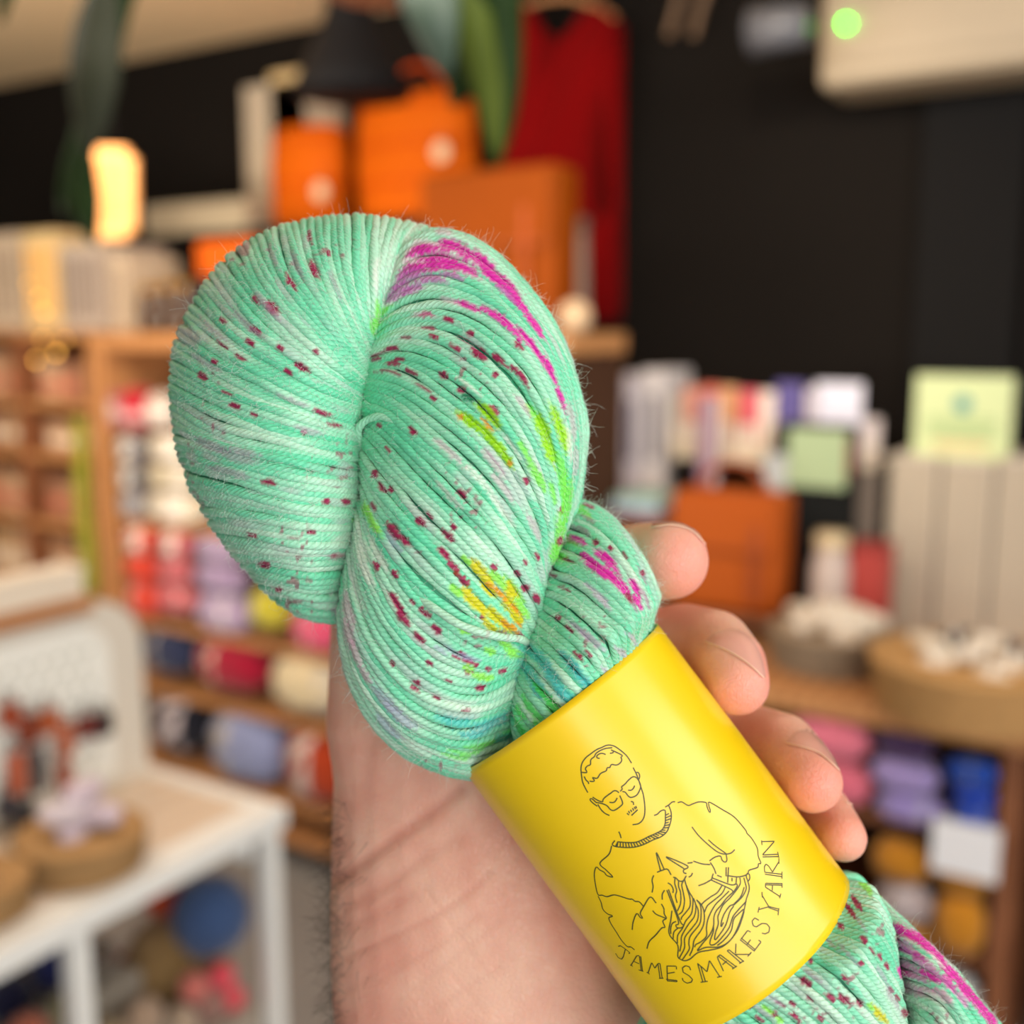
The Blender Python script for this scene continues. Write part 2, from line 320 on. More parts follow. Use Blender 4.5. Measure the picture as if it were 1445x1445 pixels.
def jar(px0, py0, px1, py1, Y, m, label, lidm, z=None, name='jar', cat='jar', group=None, flare=1.0):
    a = box_px(px0, py0, px1, py1, Y, .1); z0 = z if z is not None else a[4]; r = (a[1]-a[0])/2; h = a[5]-z0; c = ((a[0]+a[1])/2, Y+r, z0+0.0005)
    root = empty(name, c); tag(root, label, cat, group)
    bm = bmesh.new(); lathe(bm, [(r*.85, 0), (r, h*.05), (r*flare, h*.7), (r*.8, h*.82), (r*.8, h*.86)], (0, 0, 0)); obj('body', bm, m, root, True)
    bm = bmesh.new(); lathe(bm, [(r*.86, h*.86), (r*.88, h*.9), (r*.86, h)], (0, 0, 0)); obj('lid', bm, lidm, root, True); return root
for i, x in enumerate((188, 214, 240)):
    jar(x, 402-i*3, x+22, 467, Y1+.04, mat('amber_glass', (70, 46, 24), .2, coat=.5), ('first', 'second', 'third')[i]+' small dark amber bottle from the left on the tall shelf', mat('brass', (170, 128, 60), .35, metal=.8), Zr[0], 'bottle', 'bottle', 'dark amber bottles on the tall shelf')
simple('storage_case', 'black storage case on top of the tall shelf', 'case', on_top(box_px(268, 388, 400, 467, Y1+.06, .24), Zr[0]), mat('black_case', (26, 26, 32), .4), .008)
ac = box_px(268, 388, 400, 467, Y1+.06, .24)
simple('orange_pouch', 'small orange pouch lying on the black storage case', 'pouch', on_top(box_px(276, 338, 362, 388, Y1+.08, .16), ac[5]), mat('orange_leather', (236, 112, 6), .45, noise=.15, scale=12), .014, None,
       [('flap', tuple(np.array(on_top(box_px(278, 342, 360, 362, Y1+.077, .02), ac[5]))), mat('orange_leather_dark', (206, 90, 4), .45))])
# upper black wall shelf with the orange bags and lamps
YU = WALLY-0.30; au = box_px(196, 318, 660, 334, YU, .30)
u = empty('wall_shelf', (au[0], YU, au[4])); tag(u, 'black wall shelf carrying the orange bags above the yarn', 'shelf'); part('board', au, BLACK, u, .003)
for t in (.15, .5, .85): x = au[0]+(au[1]-au[0])*t; part('bracket', (x-.01, x+.01, YU+.02, WALLY, au[4]-.1, au[4]), BLACK, u, .002)
zs = au[5]
simple('cream_box', 'flat cream box lying on the left end of the black wall shelf', 'box', on_top(box_px(205, 290, 345, 320, YU+.02, .2), zs), mat('cream_card', (186, 174, 150), .6), .006, None,
       [('lid', tuple(on_top(box_px(203, 286, 347, 298, YU+.015, .21), zs+.025)), mat('cream_lid', (170, 158, 136), .6))])
OL = mat('orange_felt', (206, 94, 0), .75, noise=.12, scale=10); OLD = mat('orange_felt_seam', (186, 66, 0), .6)
def bag(label, px0, py0, px1, py1, Y, z0, m, seam, nb=3, depth=.16, top=.0, handle=True, seglid=True, group='orange bags on display', rot=0):
    a = box_px(px0, py0, px1, py1, Y, depth); w = a[1]-a[0]; h = a[5]-z0; root = empty('felt_bag', ((a[0]+a[1])/2, Y+depth/2, z0+.0005)); tag(root, label, 'bag', group)
    bm = bmesh.new(); prof = []
    for i in range(13):
        t = i/12; prof.append((w/2*(0.93+0.07*math.sin(t*math.pi)+0.012*math.sin(t*math.pi*2*nb)-0.10*max(0, t-.93)/.07), h*t))
    lathe(bm, prof, (0, 0, 0), 32, 1, depth/w); obj('body', bm, m, root, True)
    for k in range(nb):
        t = (k+1)/(nb+.3); bm = bmesh.new(); r = w/2*(0.93+0.07*math.sin(t*math.pi))*1.01
        lathe(bm, [(r, h*t-.004), (r*1.012, h*t), (r, h*t+.004)], (0, 0, 0), 32, 1, depth/w); obj('seam', bm, seam, root, True)
    if handle:
        bm = bmesh.new(); P = [(-w*.25*math.cos(q), 0, h-.004+abs(math.sin(q))*w*.22) for q in np.linspace(0, math.pi, 14)]; wire(bm, P, .007); obj('handle', bm, seam, root, True)
    return root
bag('tall round orange felt bag at the left of the black wall shelf', 362, 176, 462, 318, YU+.04, zs, OL, OLD, 2, .17, handle=False)
bag('wide bright orange felt bag under the black lamp', 478, 128, 640, 318, YU+.03, zs, OL, OLD, 3, .2)
simple('white_carton', 'pale carton standing behind the left orange bag', 'box', on_top(box_px(346, 112, 476, 318, YU+.22, .05), zs), mat('pale_carton', (190, 176, 156), .6), .005, None, [('flap', tuple(on_top(box_px(380, 100, 430, 116, YU+.22, .03), au[5]+.26)), mat('cream_box', (224, 196, 144), .5))])
# paper tags hanging on the bags: pale round swing tags
for (x, y, s, lab) in ((452, 270, 26, 'pale swing tag hanging between the two orange felt bags'), (622, 214, 30, 'pale swing tag at the side of the wide orange bag')):
    c = on_y(x, y, YU+.02); bm = bmesh.new(); cyl(bm, (0, 0, 0), .026, .026, .004, 18, 'y'); r = empty('swing_tag', tuple(c)); tag(r, lab, 'tag'); obj('card', bm, mat('tag_card', (222, 196, 164), .6), r)
    bm = bmesh.new(); wire(bm, [(0, 0, .02), (.004, .004, .05), (0, .01, .075)], .0012); obj('cord', bm, mat('cord', (150, 120, 90), .8), r)
# big orange leather tote on the tall shelf
TAN = mat('orange_leather_tote', (146, 66, 0), .65, noise=.2, scale=6); TAND = mat('orange_leather_edge', (170, 74, 4), .45)
def tote(label, px0, py0, px1, py1, Y, z0, m, md_, depth=.1, strap=True, group='orange bags on display'):
    a = box_px(px0, py0, px1, py1, Y, depth); w = a[1]-a[0]; h = a[5]-z0; root = empty('leather_bag', ((a[0]+a[1])/2, Y, z0+.0005)); tag(root, label, 'bag', group)
    bm = bmesh.new(); bx(bm, -w/2, w/2, 0, depth, 0, h, .0); bmesh.ops.bevel(bm, geom=[e for e in bm.edges], offset=.028, segments=4, profile=.6, affect='EDGES'); obj('body', bm, m, root, True)
    bm = bmesh.new(); bx(bm, -w/2+.01, w/2-.01, -.012, .0, h*.52, h*.97, .005); obj('flap', bm, m, root)
    bm = bmesh.new(); bx(bm, w*.28, w*.28+.018, -.018, -.010, h*.12, h*.75, .003); obj('strap', bm, md_, root)
    bm = bmesh.new(); bx(bm, -w/2+.02, w/2-.02, -.014, -.011, h*.535, h*.55, .001); obj('stitching', bm, md_, root)
    if strap:
        bm = bmesh.new(); wire(bm, [(-w*.3*math.cos(q), depth/2, h-.01+math.sin(q)*w*.28) for q in np.linspace(0, math.pi, 16)], .008); obj('handle', bm, md_, root, True)
    return root
tote('large orange leather tote standing on the tall shelf before the red top', 594, 236, 784, 467, Y1+.05, Zr[0], TAN, TAND, .12, False)
# grey bottle and pale wool puff at the shelf end
jar(792, 306, 822, 467, Y1+.19, mat('grey_ceramic', (126, 112, 100), .5), 'slim grey bottle at the right end of the tall shelf', mat('grey_lid', (90, 80, 72), .5), Zr[0], 'bottle', 'bottle', None, .85)
c = on_y(810, 448, Y1+.03); bm = bmesh.new(); bmesh.ops.create_icosphere(bm, subdivisions=3, radius=.034, matrix=Matrix.Translation((0, 0, .034)))
for v in bm.verts: v.co += v.normal*random.uniform(-.002, .004)
r = empty('pompom', (c[0], Y1+.035, Zr[0]+.001)); tag(r, 'fluffy cream pompom in front of the slim grey bottle', 'pompom'); obj('fluff', bm, YM((236, 204, 166)), r, True)
# ---- red sleeveless top on a hanger
YG_ = WALLY-.10
gp = [(712, 60), (742, 18), (760, 6), (778, 40), (800, 52), (822, 34), (832, 8), (872, 30), (868, 90), (862, 160), (868, 260), (876, 360), (872, 452), (800, 452), (796, 360), (790, 280), (770, 230), (742, 180), (722, 110)]
gp = [(690, 452), (694, 330), (702, 230), (712, 160), (716, 110), (712, 70), (716, 40), (738, 14), (752, 12), (764, 42), (782, 60), (802, 60), (818, 42), (826, 10), (850, 14), (876, 34), (870, 80), (864, 140), (866, 230), (872, 330), (874, 452)]
g3 = [on_y(x, y, YG_) for x, y in gp]; ctr = np.mean(g3, axis=0)
root = empty('knitted_top', (ctr[0], YG_, g3[0][2])); tag(root, 'deep red sleeveless knitted top on a wooden hanger on the dark wall', 'clothing')
L0 = np.array(root.location)
bm = bmesh.new(); F1 = [bm.verts.new(tuple(np.array(p)-L0+np.array([0, -.02, 0]))) for p in g3]; F2 = [bm.verts.new(tuple(np.array(p)-L0+np.array([0, .02, 0]))) for p in g3]
f = bm.faces.new(F1); f2 = bm.faces.new(F2[::-1]); n_ = len(F1)
for i in range(n_): bm.faces.new((F1[i], F1[(i+1) % n_], F2[(i+1) % n_], F2[i]))
bmesh.ops.triangulate(bm, faces=[f, f2]); bmesh.ops.subdivide_edges(bm, edges=bm.edges[:], cuts=3, use_grid_fill=True)
for v in bm.verts: v.co.y += .016*math.sin(v.co.x*52+v.co.z*4)*(1 if v.co.y < 0 else .3)
obj('knit', bm, mat('red_knit', (118, 0, 2), 1.0, noise=.2, scale=14, bump=.5), root, True)
bm = bmesh.new(); hp = [np.array(on_y(x, y, YG_))-L0 for x, y in ((700, 26), (730, 12), (765, -2), (800, -6), (835, 4), (868, 26))]; wire(bm, hp, .009, 8); obj('hanger', bm, WOOD, root, True)
bm = bmesh.new(); hk = np.array(on_y(782, -4, YG_))-L0; wire(bm, [hk, hk+[0, 0, .05], hk+[.015, 0, .07], hk+[.03, 0, .055]], .003); obj('hook', bm, mat('steel', (150, 150, 150), .3, metal=1), root, True)
# ---- black pendant lamp
c = on_y(497, 136, 1.95); k = float((on_y(562, 100, 1.95)-on_y(432, 100, 1.95))[0])/2
lamp = empty('pendant_lamp', tuple(c)); tag(lamp, 'black bell shaped pendant lamp hanging over the orange bags', 'lamp')
bm = bmesh.new(); lathe(bm, [(k, 0), (k*1.0, .01), (k*.86, .05), (k*.6, .12), (k*.42, .17), (k*.4, .22), (k*.2, .25), (.01, .255)], (0, 0, 0), 32); obj('lamp_shade', bm, BLACK, lamp, True)
bm = bmesh.new(); wire(bm, [(0, 0, .25), (0, 0, CEIL-c[2])], .004); obj('cable', bm, BLACK, lamp, True)
bm = bmesh.new(); lathe(bm, [(.05, CEIL-c[2]-.03), (.05, CEIL-c[2])], (0, 0, 0), 20); obj('ceiling_rose', bm, BLACK, lamp)
# ---- air conditioner
a = [float(on_y(1150, 60, WALLY-.24)[0]), float(on_y(1150, 60, WALLY-.24)[0])+.86, WALLY-.22, WALLY, float(on_y(1152, 126, WALLY-.22)[2]), float(on_y(1152, 126, WALLY-.22)[2])+.26]
acu = empty('air_conditioner', ((a[0]+a[1])/2, a[2], a[4])); tag(acu, 'cream wall mounted air conditioner with a green light on the dark wall', 'air conditioner')
ACM = mat('ac_plastic', (178, 162, 138), .5)
bm = bmesh.new(); l = acu.location; bx(bm, a[0]-l.x, a[1]-l.x, 0, a[3]-l.y, 0, a[5]-l.z, .03); obj('casing', bm, ACM, acu, True)
part('louvre', (a[0]+.05, a[1]-.05, a[2]-.006, a[2]+.001, a[4]+.05, a[4]+.10), mat('ac_louvre', (178, 162, 138), .5), acu, .002)
part('louvre', (a[0]+.05, a[1]-.05, a[2]-.006, a[2]+.001, a[4]+.012, a[4]+.04), mat('ac_louvre', (178, 162, 138), .5), acu, .002)
g = on_y(1194, 33, a[2]-.005); bm = bmesh.new(); cyl(bm, (g[0]-l.x, g[1]-l.y-.001, g[2]-l.z), .009, .009, .004, 14, 'y'); obj('indicator_light', bm, mat('green_led', (0, 255, 30), .3, emit=22.0), acu)
# grey ceiling spot and bare wooden hangers on the wall
c = on_y(1100, 40, 2.4); sp = empty('ceiling_spotlight', (c[0], c[1], c[2])); tag(sp, 'dark grey ceiling spotlight left of the air conditioner', 'lamp')
bm = bmesh.new(); cyl(bm, (0, 0, 0), .05, .04, .12, 20, 'x'); obj('lamp_head', bm, mat('grey_metal', (92, 94, 102), .35), sp, True)
bm = bmesh.new(); wire(bm, [(0, 0, .03), (0, 0, CEIL-c[2])], .008); obj('stem', bm, BLACK, sp, True)
for i, x in enumerate((944, 978)):
    b0 = on_y(x, 52, WALLY-.06); b1 = on_y(x+26, -30, WALLY-.06); r = empty('wooden_hanger', tuple(b0)); tag(r, ('left' if i == 0 else 'right')+' one of two bare wooden hangers at the top of the dark wall', 'hanger')
    bm = bmesh.new(); wire(bm, [(0, 0, 0), tuple((b1-b0)*.5+np.array([0, -.01, 0])), tuple(b1-b0)], .010, 8); obj('arm', bm, mat('hanger_wood', (120, 92, 66), .5), r, True)
    bm = bmesh.new(); wire(bm, [tuple(b1-b0), tuple(b1-b0+np.array([.0, .03, .03])), tuple(b1-b0+np.array([0, .05, .02]))], .004); obj('hook', bm, mat('steel', (150, 150, 150), .3, metal=1), r, True)

# ---- fairy lights at far left
for i, (x, y, e) in enumerate(((51, 508, 9), (80, 498, 10), (60, 478, 5), (92, 480, 4), (55, 420, 4), (62, 440, 4), (40, 400, 3))):
    c = on_y(x, y, Y2-.04); r = empty('fairy_light', tuple(c)); tag(r, ('brightest', 'right hand bright', 'upper', 'rightmost', 'topmost but one', 'middle', 'topmost')[i]+' tiny warm bulb of the string lights on the far left shelf', 'light', 'fairy lights on the far left shelf')
    bm = bmesh.new(); bmesh.ops.create_icosphere(bm, subdivisions=2, radius=.0055); obj('bulb', bm, mat('warm_bulb_%d' % e, (255, 186, 84), .4, emit=float(e)), r, True)
    bm = bmesh.new(); cyl(bm, (0, 0, .009), .003, .003, .009, 8); obj('socket', bm, mat('green_wire', (30, 60, 30), .6), r)
bm = bmesh.new(); wire(bm, cr0([on_y(x, y, Y2-.04) for x, y in ((-20, 380), (40, 400), (55, 420), (62, 440), (60, 478), (51, 508), (80, 498), (92, 480), (140, 466))]), .0013)
tag(obj('light_string', bm, mat('green_wire', (30, 60, 30), .6), None, True), 'thin wire of the string lights along the far left shelf', 'wire')
# chartreuse ribbon hanging on the shelf post
bm = bmesh.new(); q0 = on_y(130, 590, Y2-.02); q1 = on_y(128, 838, Y2-.02)
r = empty('hanging_scarf', tuple(q1)); tag(r, 'narrow chartreuse green scarf hanging beside the wooden shelf post', 'scarf')
hh = q0[2]-q1[2]
for s_ in (-.018, .018):
    bm = bmesh.new(); nn = 16; V = []
    for i in range(nn+1):
        t = i/nn; w = .017*(1-.45*t)+.006; 
        for (dx, dy) in ((-w, 0), (0, -.014), (w, 0), (0, .01)): V.append(bm.verts.new((s_*(1-.3*t)+dx+.005*math.sin(9*t), dy-.004, hh*t)))
    for i in range(nn):
        for j in range(4): bm.faces.new((V[i*4+j], V[i*4+(j+1) % 4], V[i*4+4+(j+1) % 4], V[i*4+4+j]))
    bm.faces.new(V[:4][::-1]); bm.faces.new(V[-4:]); obj('scarf_end', bm, YM((150, 150, 44)), r, True)
# ---- glowing hanging sign at left
c = camw((158-722.5)/F*2.1, -(273-722.5)/F*2.1, 2.1); w = 72/F*2.1; h = 124/F*2.1
sg = empty('hanging_sign', c, math.radians(30)); sg.rotation_euler = (0, math.radians(3), math.radians(24)); tag(sg, 'small lit amber hanging sign with faint lettering at the upper left', 'sign')
bm = bmesh.new(); bx(bm, -w/2, w/2, -.008, .008, -h/2, h/2, 0); bmesh.ops.bevel(bm, geom=[e for e in bm.edges if abs(e.verts[0].co.y-e.verts[1].co.y) > .01], offset=.016, segments=5, affect='EDGES'); obj('panel', bm, mat('lit_panel', (236, 170, 104), .5, emit=.3), sg)
for i, (a0, a1) in enumerate(((-.3, .3), (-.22, .34), (-.34, .2), (-.3, .3), (-.2, .3), (-.3, .1))):
    bm = bmesh.new(); z = h*(.3-i*.12); bx(bm, a0*w, a1*w, -.0095, -.0082, z-.003, z+.003); o = obj('faint_line', bm, mat('sign_ink', (214, 140, 80), .6, emit=.2), sg)
bm = bmesh.new(); wire(bm, [(0, 0, h/2), (.002, 0, h/2+.2), (0, 0, CEIL-c[2])], .0015); obj('cord', bm, BLACK, sg, True)
# ---- hanging plant, its leaves drooping into the top of the frame
pc = camw(-.16, .66, 1.35)
plant = empty('hanging_plant', pc); tag(plant, 'hanging plant with long dark green leaves drooping into the top of the view', 'plant')
bm = bmesh.new(); lathe(bm, [(.07, -.02), (.1, .02), (.12, .12), (.125, .14), (.11, .14), (.10, .11), (.02, .1)], (0, 0, 0), 28); obj('pot', bm, mat('terracotta', (150, 96, 70), .7), plant, True)
def leaf(path, width, m, d=1.3, nm='leaf'):
    P = np.array([np.array(camw((x-722.5)/F*(d+dz), -(y-722.5)/F*(d+dz), d+dz))-np.array(pc) for x, y, dz in path]); P = resample0(cr0(P), 18); bm = bmesh.new(); rows = []
    T_ = np.gradient(P, axis=0); T_ /= np.linalg.norm(T_, axis=1)[:, None]
    for i in range(18):
        t = i/17; wd = width/F*d*math.sin(math.pi*min(1, t*.93+.05))**.75+.0015; S = np.cross(T_[i], fw); S /= np.linalg.norm(S); Nn_ = np.cross(S, T_[i])
        row = []
        for s_ in (-1, -.5, 0, .5, 1): row.append(bm.verts.new(tuple(P[i]+S*s_*wd-Nn_*(1-abs(s_))*wd*.35)))
        rows.append(row)
    for a_, b_ in zip(rows, rows[1:]):
        for j in range(4): bm.faces.new((a_[j], a_[j+1], b_[j+1], b_[j]))
    bmesh.ops.recalc_face_normals(bm, faces=bm.faces); me_ = bpy.data.meshes.new(nm); bmesh.ops.solidify(bm, geom=bm.faces[:], thickness=.0012); bm.to_mesh(me_); bm.free(); return link(nm, me_, m, plant, True)
LG = mat('leaf_green', (28, 50, 14), .6, noise=.3, scale=10); LGG = mat('leaf_grey_green', (70, 90, 76), .55, noise=.3, scale=8); LGD = mat('leaf_dark', (52, 56, 42), .6, noise=.3, scale=8); LGY = mat('leaf_yellow_green', (70, 84, 22), .6, noise=.3, scale=8)
leaf([(560, -160, 0), (590, -60, -.05), (612, 20, -.08), (630, 108, -.05)], 44, LGG)
leaf([(600, -160, 0), (650, -70, -.02), (668, 10, 0), (660, 90, .02), (640, 150, .03)], 46, LG)
leaf([(620, -160, 0), (690, -60, -.03), (704, 60, 0), (706, 160, .02), (700, 236, .04)], 34, LG)
leaf([(640, -170, 0), (665, 20, -.02), (690, 130, 0), (702, 226, .0)], 26, LGY)
leaf([(520, -170, .02), (400, -210, 0), (250, -150, -.02), (160, -50, 0), (140, 30, 0)], 10, LGD)
leaf([(150, -40, 0), (138, 40, 0), (132, 120, -.01), (126, 218, 0)], 36, LGD)
leaf([(300, -190, 0), (190, -60, .02), (148, 60, .03), (126, 170, .05), (96, 250, .06), (88, 300, .07)], 24, LG)
leaf([(126, 214, 0), (120, 260, .01), (124, 310, .01), (132, 345, .02)], 20, LG)
leaf([(240, -200, 0), (80, -120, 0), (20, -50, 0), (0, 30, .0)], 22, LG)
bm = bmesh.new(); wire(bm, [(0, 0, .1), (0, 0, CEIL-pc[2])], .002); obj('hanging_cord', bm, BLACK, plant, True)

# ================================================================== white display table, left
TZ = .75; k1 = on_z(405, 1136, TZ); k2 = on_z(0, 1345, TZ); TX1 = float((k1[0]+k2[0])/2)+.0; TY1 = float(k1[1]); TY0 = float(k2[1])-.35; TX0 = TX1-.95
tb = empty('display_table', (TX0, TY0, 0)); tag(tb, 'white display table with lower shelf, holding baskets and the perforated rack', 'table')
part('table_top', (TX0, TX1, TY0, TY1, TZ-.035, TZ), WHITE, tb, .003)
part('wood_inlay', (TX0+.04, TX1-.05, TY0+.04, TY1-.04, TZ-.001, TZ+.0015), mat('pale_wood_top', (222, 204, 184), .45, scale=6, kind='wave', col2=(206, 186, 164)), tb)
for x in (TX0+.01, TX1-.038):
    for y in (TY0+.03, (TY0+TY1)/2+.03, TY1-.036): part('leg', (x, x+.028, y, y+.028, 0, TZ-.035), WHITE, tb, .003)
part('lower_shelf', (TX0+.02, TX1-.01, TY0+.02, TY1-.01, .308, .333), WHITE, tb, .002)
for y in (TY0+.035, TY1-.05): part('rail', (TX0+.05, TX1-.05, y, y+.02, TZ-.09, TZ-.035), WHITE, tb, .002)
def basket(label, c, r, h, m, group='woven baskets', squash=1.0, band_m=None):
    root = empty('woven_basket', tuple(c)); tag(root, label, 'basket', group); bm = bmesh.new(); n = 9
    prof = [(r*.9, 0)]
    for i in range(n): t = i/n; rr = r*(.92+.1*t); prof += [(rr, h*(t+.02)), (rr+.006, h*(t+.5/n)), (rr, h*(t+.98/n))]
    prof += [(r*1.02, h), (r*.96, h), (r*.9, h*.12), (r*.3, h*.1)]
    lathe(bm, prof, (0, 0, 0), 40, 1, squash); obj('coiled_wall', bm, m, root, True)
    bm = bmesh.new(); lathe(bm, [(r*.985, h*.95), (r*1.05, h*.97), (r*1.05, h*1.03), (r*.985, h*1.04)], (0, 0, 0), 40, 1, squash); obj('rim', bm, band_m or m, root, True); return root
JUTE = mat('jute', (186, 146, 98), .85, noise=.35, scale=50, bump=.8); JUTEG = mat('grey_jute', (168, 146, 122), .85, noise=.35, scale=50, bump=.8)
c1 = on_z(136, 1228, TZ); r1 = 76/F*float(np.linalg.norm(c1-CAM))*1.0; c1[2] = TZ+.002
c1 = on_z(134, 1215, TZ+.001); c1[2] = TZ+.002; r1 = 74/F*float(np.linalg.norm(c1-CAM))
c1[1] -= .02; basket('round jute basket holding a pale lilac pile on the white table', c1, r1, r1*.62, JUTE)
for i, (dx, dy, dz) in enumerate(((-.42, -.22, .2), (.42, -.22, .2), (0, .45, .2), (0, -.12, .52), (-.26, .2, .75), (.28, .18, .75), (0, -.3, .9), (.0, .1, 1.12))):
    yarn_hank('yarn_skein', (c1[0]+dx*r1, c1[1]+dy*r1, c1[2]+dz*r1), (r1*.8, r1*.44, r1*.36), ((226, 214, 222), (216, 200, 214))[i % 2], 'pale lilac white skein in the jute basket, ' + ('lowest at the left', 'lowest at the right', 'lowest at the rear', 'in the middle', 'rear left of the upper layer', 'rear right of the upper layer', 'front of the upper layer', 'topmost')[i], 'pale skeins in the jute basket', rz=(i*.7 if i > 2 else (1.2, -1.2, 0)[i]))
c0 = on_z(-34, 1290, TZ+.001); c0[2] = TZ+.002; r0_ = 62/F*float(np.linalg.norm(c0-CAM)); basket('second jute basket cut off by the left edge on the white table', c0, r0_, r0_*.7, JUTE)
for i in range(3): yarn_hank('yarn_skein', (c0[0]+(i-1)*r0_*.42, c0[1], c0[2]+r0_*.4), (r0_*.7, r0_*.36, r0_*.36), (96, 84, 70), ('left', 'middle', 'right')[i]+' brown skein in the cut off jute basket', 'brown skeins in the left basket', rz=1.2)
# perforated white rack
RX = float(on_z(150, 1120, TZ)[0])-.01
ry0 = float(on_x(-60, 900, RX)[1]); ry1 = float(on_x(205, 1000, RX)[1]); rz1 = float(on_x(120, 856, RX)[2])
rk = empty('perforated_rack', (RX, ry0, TZ+.002)); tag(rk, 'white perforated display rack with rounded corner on the white table', 'rack')
def rounded(y0, y1, z0, z1, r, x0, x1, name, m, par):
    bm = bmesh.new(); P = [(y0, z0), (y1, z0)]+[(y1-r+r*math.cos(q), z1-r+r*math.sin(q)) for q in np.linspace(0, math.pi/2, 10)]+[(y0, z1)]
    A = [bm.verts.new((x1, y, z)) for y, z in P]; B = [bm.verts.new((x0, y, z)) for y, z in P]; bm.faces.new(A); bm.faces.new(B[::-1])
    for i in range(len(P)): bm.faces.new((A[i], A[(i+1) % len(P)], B[(i+1) % len(P)], B[i]))
    return obj(name, bm, m, par)
hz = rz1-TZ; ly = ry1-ry0
rounded(0, ly, 0, hz, .09, -.03, 0, 'frame', mat('rack_beige', (214, 208, 196), .5), rk)
rounded(0, ly-.07, 0.02, hz-.03, .06, 0, .006, 'face_sheet', mat('rack_white', (236, 238, 232), .5), rk)
bm = bmesh.new()
for i in range(int((ly-.12)/.028)):
    for j in range(int((hz-.08)/.028)): cyl(bm, (.0066, .03+i*.028+(j % 2)*.014, .05+j*.028), .0045, .0045, .0016, 8, 'x')
o = obj('perforations', bm, mat('hole_dark', (150, 158, 146), .8), rk); o['kind'] = 'stuff'
part('wooden_rail', (RX-.035, RX+.02, ry0, ry1-.1, rz1-.005, rz1+.022), WOOD, rk, .004)
# keyrings / toggles hanging on the rack
TG = [(14, 1010, 26, 34, (150, 62, 30)), (40, 1030, 30, 40, (120, 50, 28)), (70, 1018, 24, 34, (168, 84, 44)), (92, 1044, 22, 46, (176, 96, 66)), (122, 1026, 30, 30, (104, 34, 28)), (146, 1022, 26, 34, (46, 42, 44)), (24, 1092, 24, 54, (176, 88, 60)), (54, 1086, 20, 60, (70, 66, 70)), (92, 1098, 18, 44, (164, 70, 40)), (10, 1140, 26, 34, (60, 60, 68)), (34, 1150, 26, 36, (52, 56, 66))]
for i, (x, y, w_, h_, cc) in enumerate(TG):
    c = on_x(x, y, RX+.03); s_ = float(np.linalg.norm(c-CAM))/F
    r = empty('leather_keyring', tuple(c)); tag(r, '%s leather keyring hanging on the white rack, number %s from its left' % ('black' if sum(cc) < 190 else ('dark brown' if sum(cc) < 220 else 'tan brown'), ('one', 'two', 'three', 'four', 'five', 'six', 'seven', 'eight', 'nine', 'ten', 'eleven')[i]), 'keyring', 'leather keyrings on the white rack')
    bm = bmesh.new(); bx(bm, -.005, .005, -w_*s_/2, w_*s_/2, -h_*s_/2, h_*s_/2, .004); obj('leather_fob', bm, mat('fob_%d_%d_%d' % cc, cc, .45), r)
    bm = bmesh.new(); wire(bm, [(0, .008*math.cos(q), h_*s_/2+.006+.008*math.sin(q)) for q in np.linspace(0, 2*math.pi, 12)], .0016); obj('ring', bm, BLACK, r, True)
    bm = bmesh.new(); cyl(bm, (-.012, 0, h_*s_/2+.013), .002, .002, .032, 8, 'x'); obj('peg', bm, mat('steel', (150, 150, 150), .3, metal=1), r)
a = box_px(-40, 818, 108, 866, 1.62, .1)
c = on_x(46, 872, RX); simple('paper_box', 'white paper box on the wooden rail of the rack', 'box', (RX-.03, RX+.015, float(on_x(-30, 880, RX)[1]), float(on_x(112, 850, RX)[1]), rz1+.0225, rz1+.065), mat('white_card', (226, 214, 196), .6), .003, None,
       [('lid', (RX-.033, RX+.018, float(on_x(-30, 880, RX)[1]), float(on_x(113, 850, RX)[1]), rz1+.06, rz1+.07), mat('white_card', (226, 214, 196), .6))])
# below the table
def on_shelf(px, py, Z=.276): return on_z(px, py, Z)
def ball_at(X, Yb, Zb, r, col, label, group='balls of yarn below the white table'):
    root = empty('yarn_ball', (X, Yb, Zb)); tag(root, label, 'yarn', group); r = r*.955
    bm = bmesh.new(); bmesh.ops.create_icosphere(bm, subdivisions=4, radius=r, matrix=Matrix.Translation((0, 0, r)))
    for v in bm.verts:
        d = (v.co-Vector((0, 0, r))).normalized(); v.co += d*r*.03*(math.sin(38*d.dot(Vector((.6, .5, .62))))+math.sin(34*d.dot(Vector((-.7, .3, .64)))))
    obj('wound_yarn', bm, YM(col), root, True)
    bm = bmesh.new(); wire(bm, [(r*1.02*math.cos(q)*.9, r*1.02*math.sin(q)*.5-.1*r, r+r*1.02*math.sin(q)*.86) for q in np.linspace(0, 2*math.pi, 30)], r*.03); obj('outer_strand', bm, YM(col), root, True); return root
for nm, (bx0, bx1, by0, by1, tp), lb in (('storage_box', (TX1-.14, TX1-.045, .60, .885, .535), 'tall pale box under the front of the white table'), ('storage_box', (TX1-.14, TX1-.045, .89, 1.02, .455), 'middle pale box under the white table'),
                                 ('storage_box', (TX1-.108, TX1-.042, 1.028, 1.182, .40), 'low pale box under the table corner'), ('storage_box', (TX1-.36, TX1-.145, .60, 1.035, .51), 'wide pale box at the back under the white table')):
    simple(nm, lb, 'box', (bx0, bx1, by0, by1, .3336, tp-.0006), mat('grey_carton', (150, 142, 130), .7), .004, None, [('lid', (bx0-.002, bx1+.002, by0-.002, by1+.002, tp-.02, tp-.0004), mat('grey_carton_lid', (164, 156, 144), .7))])
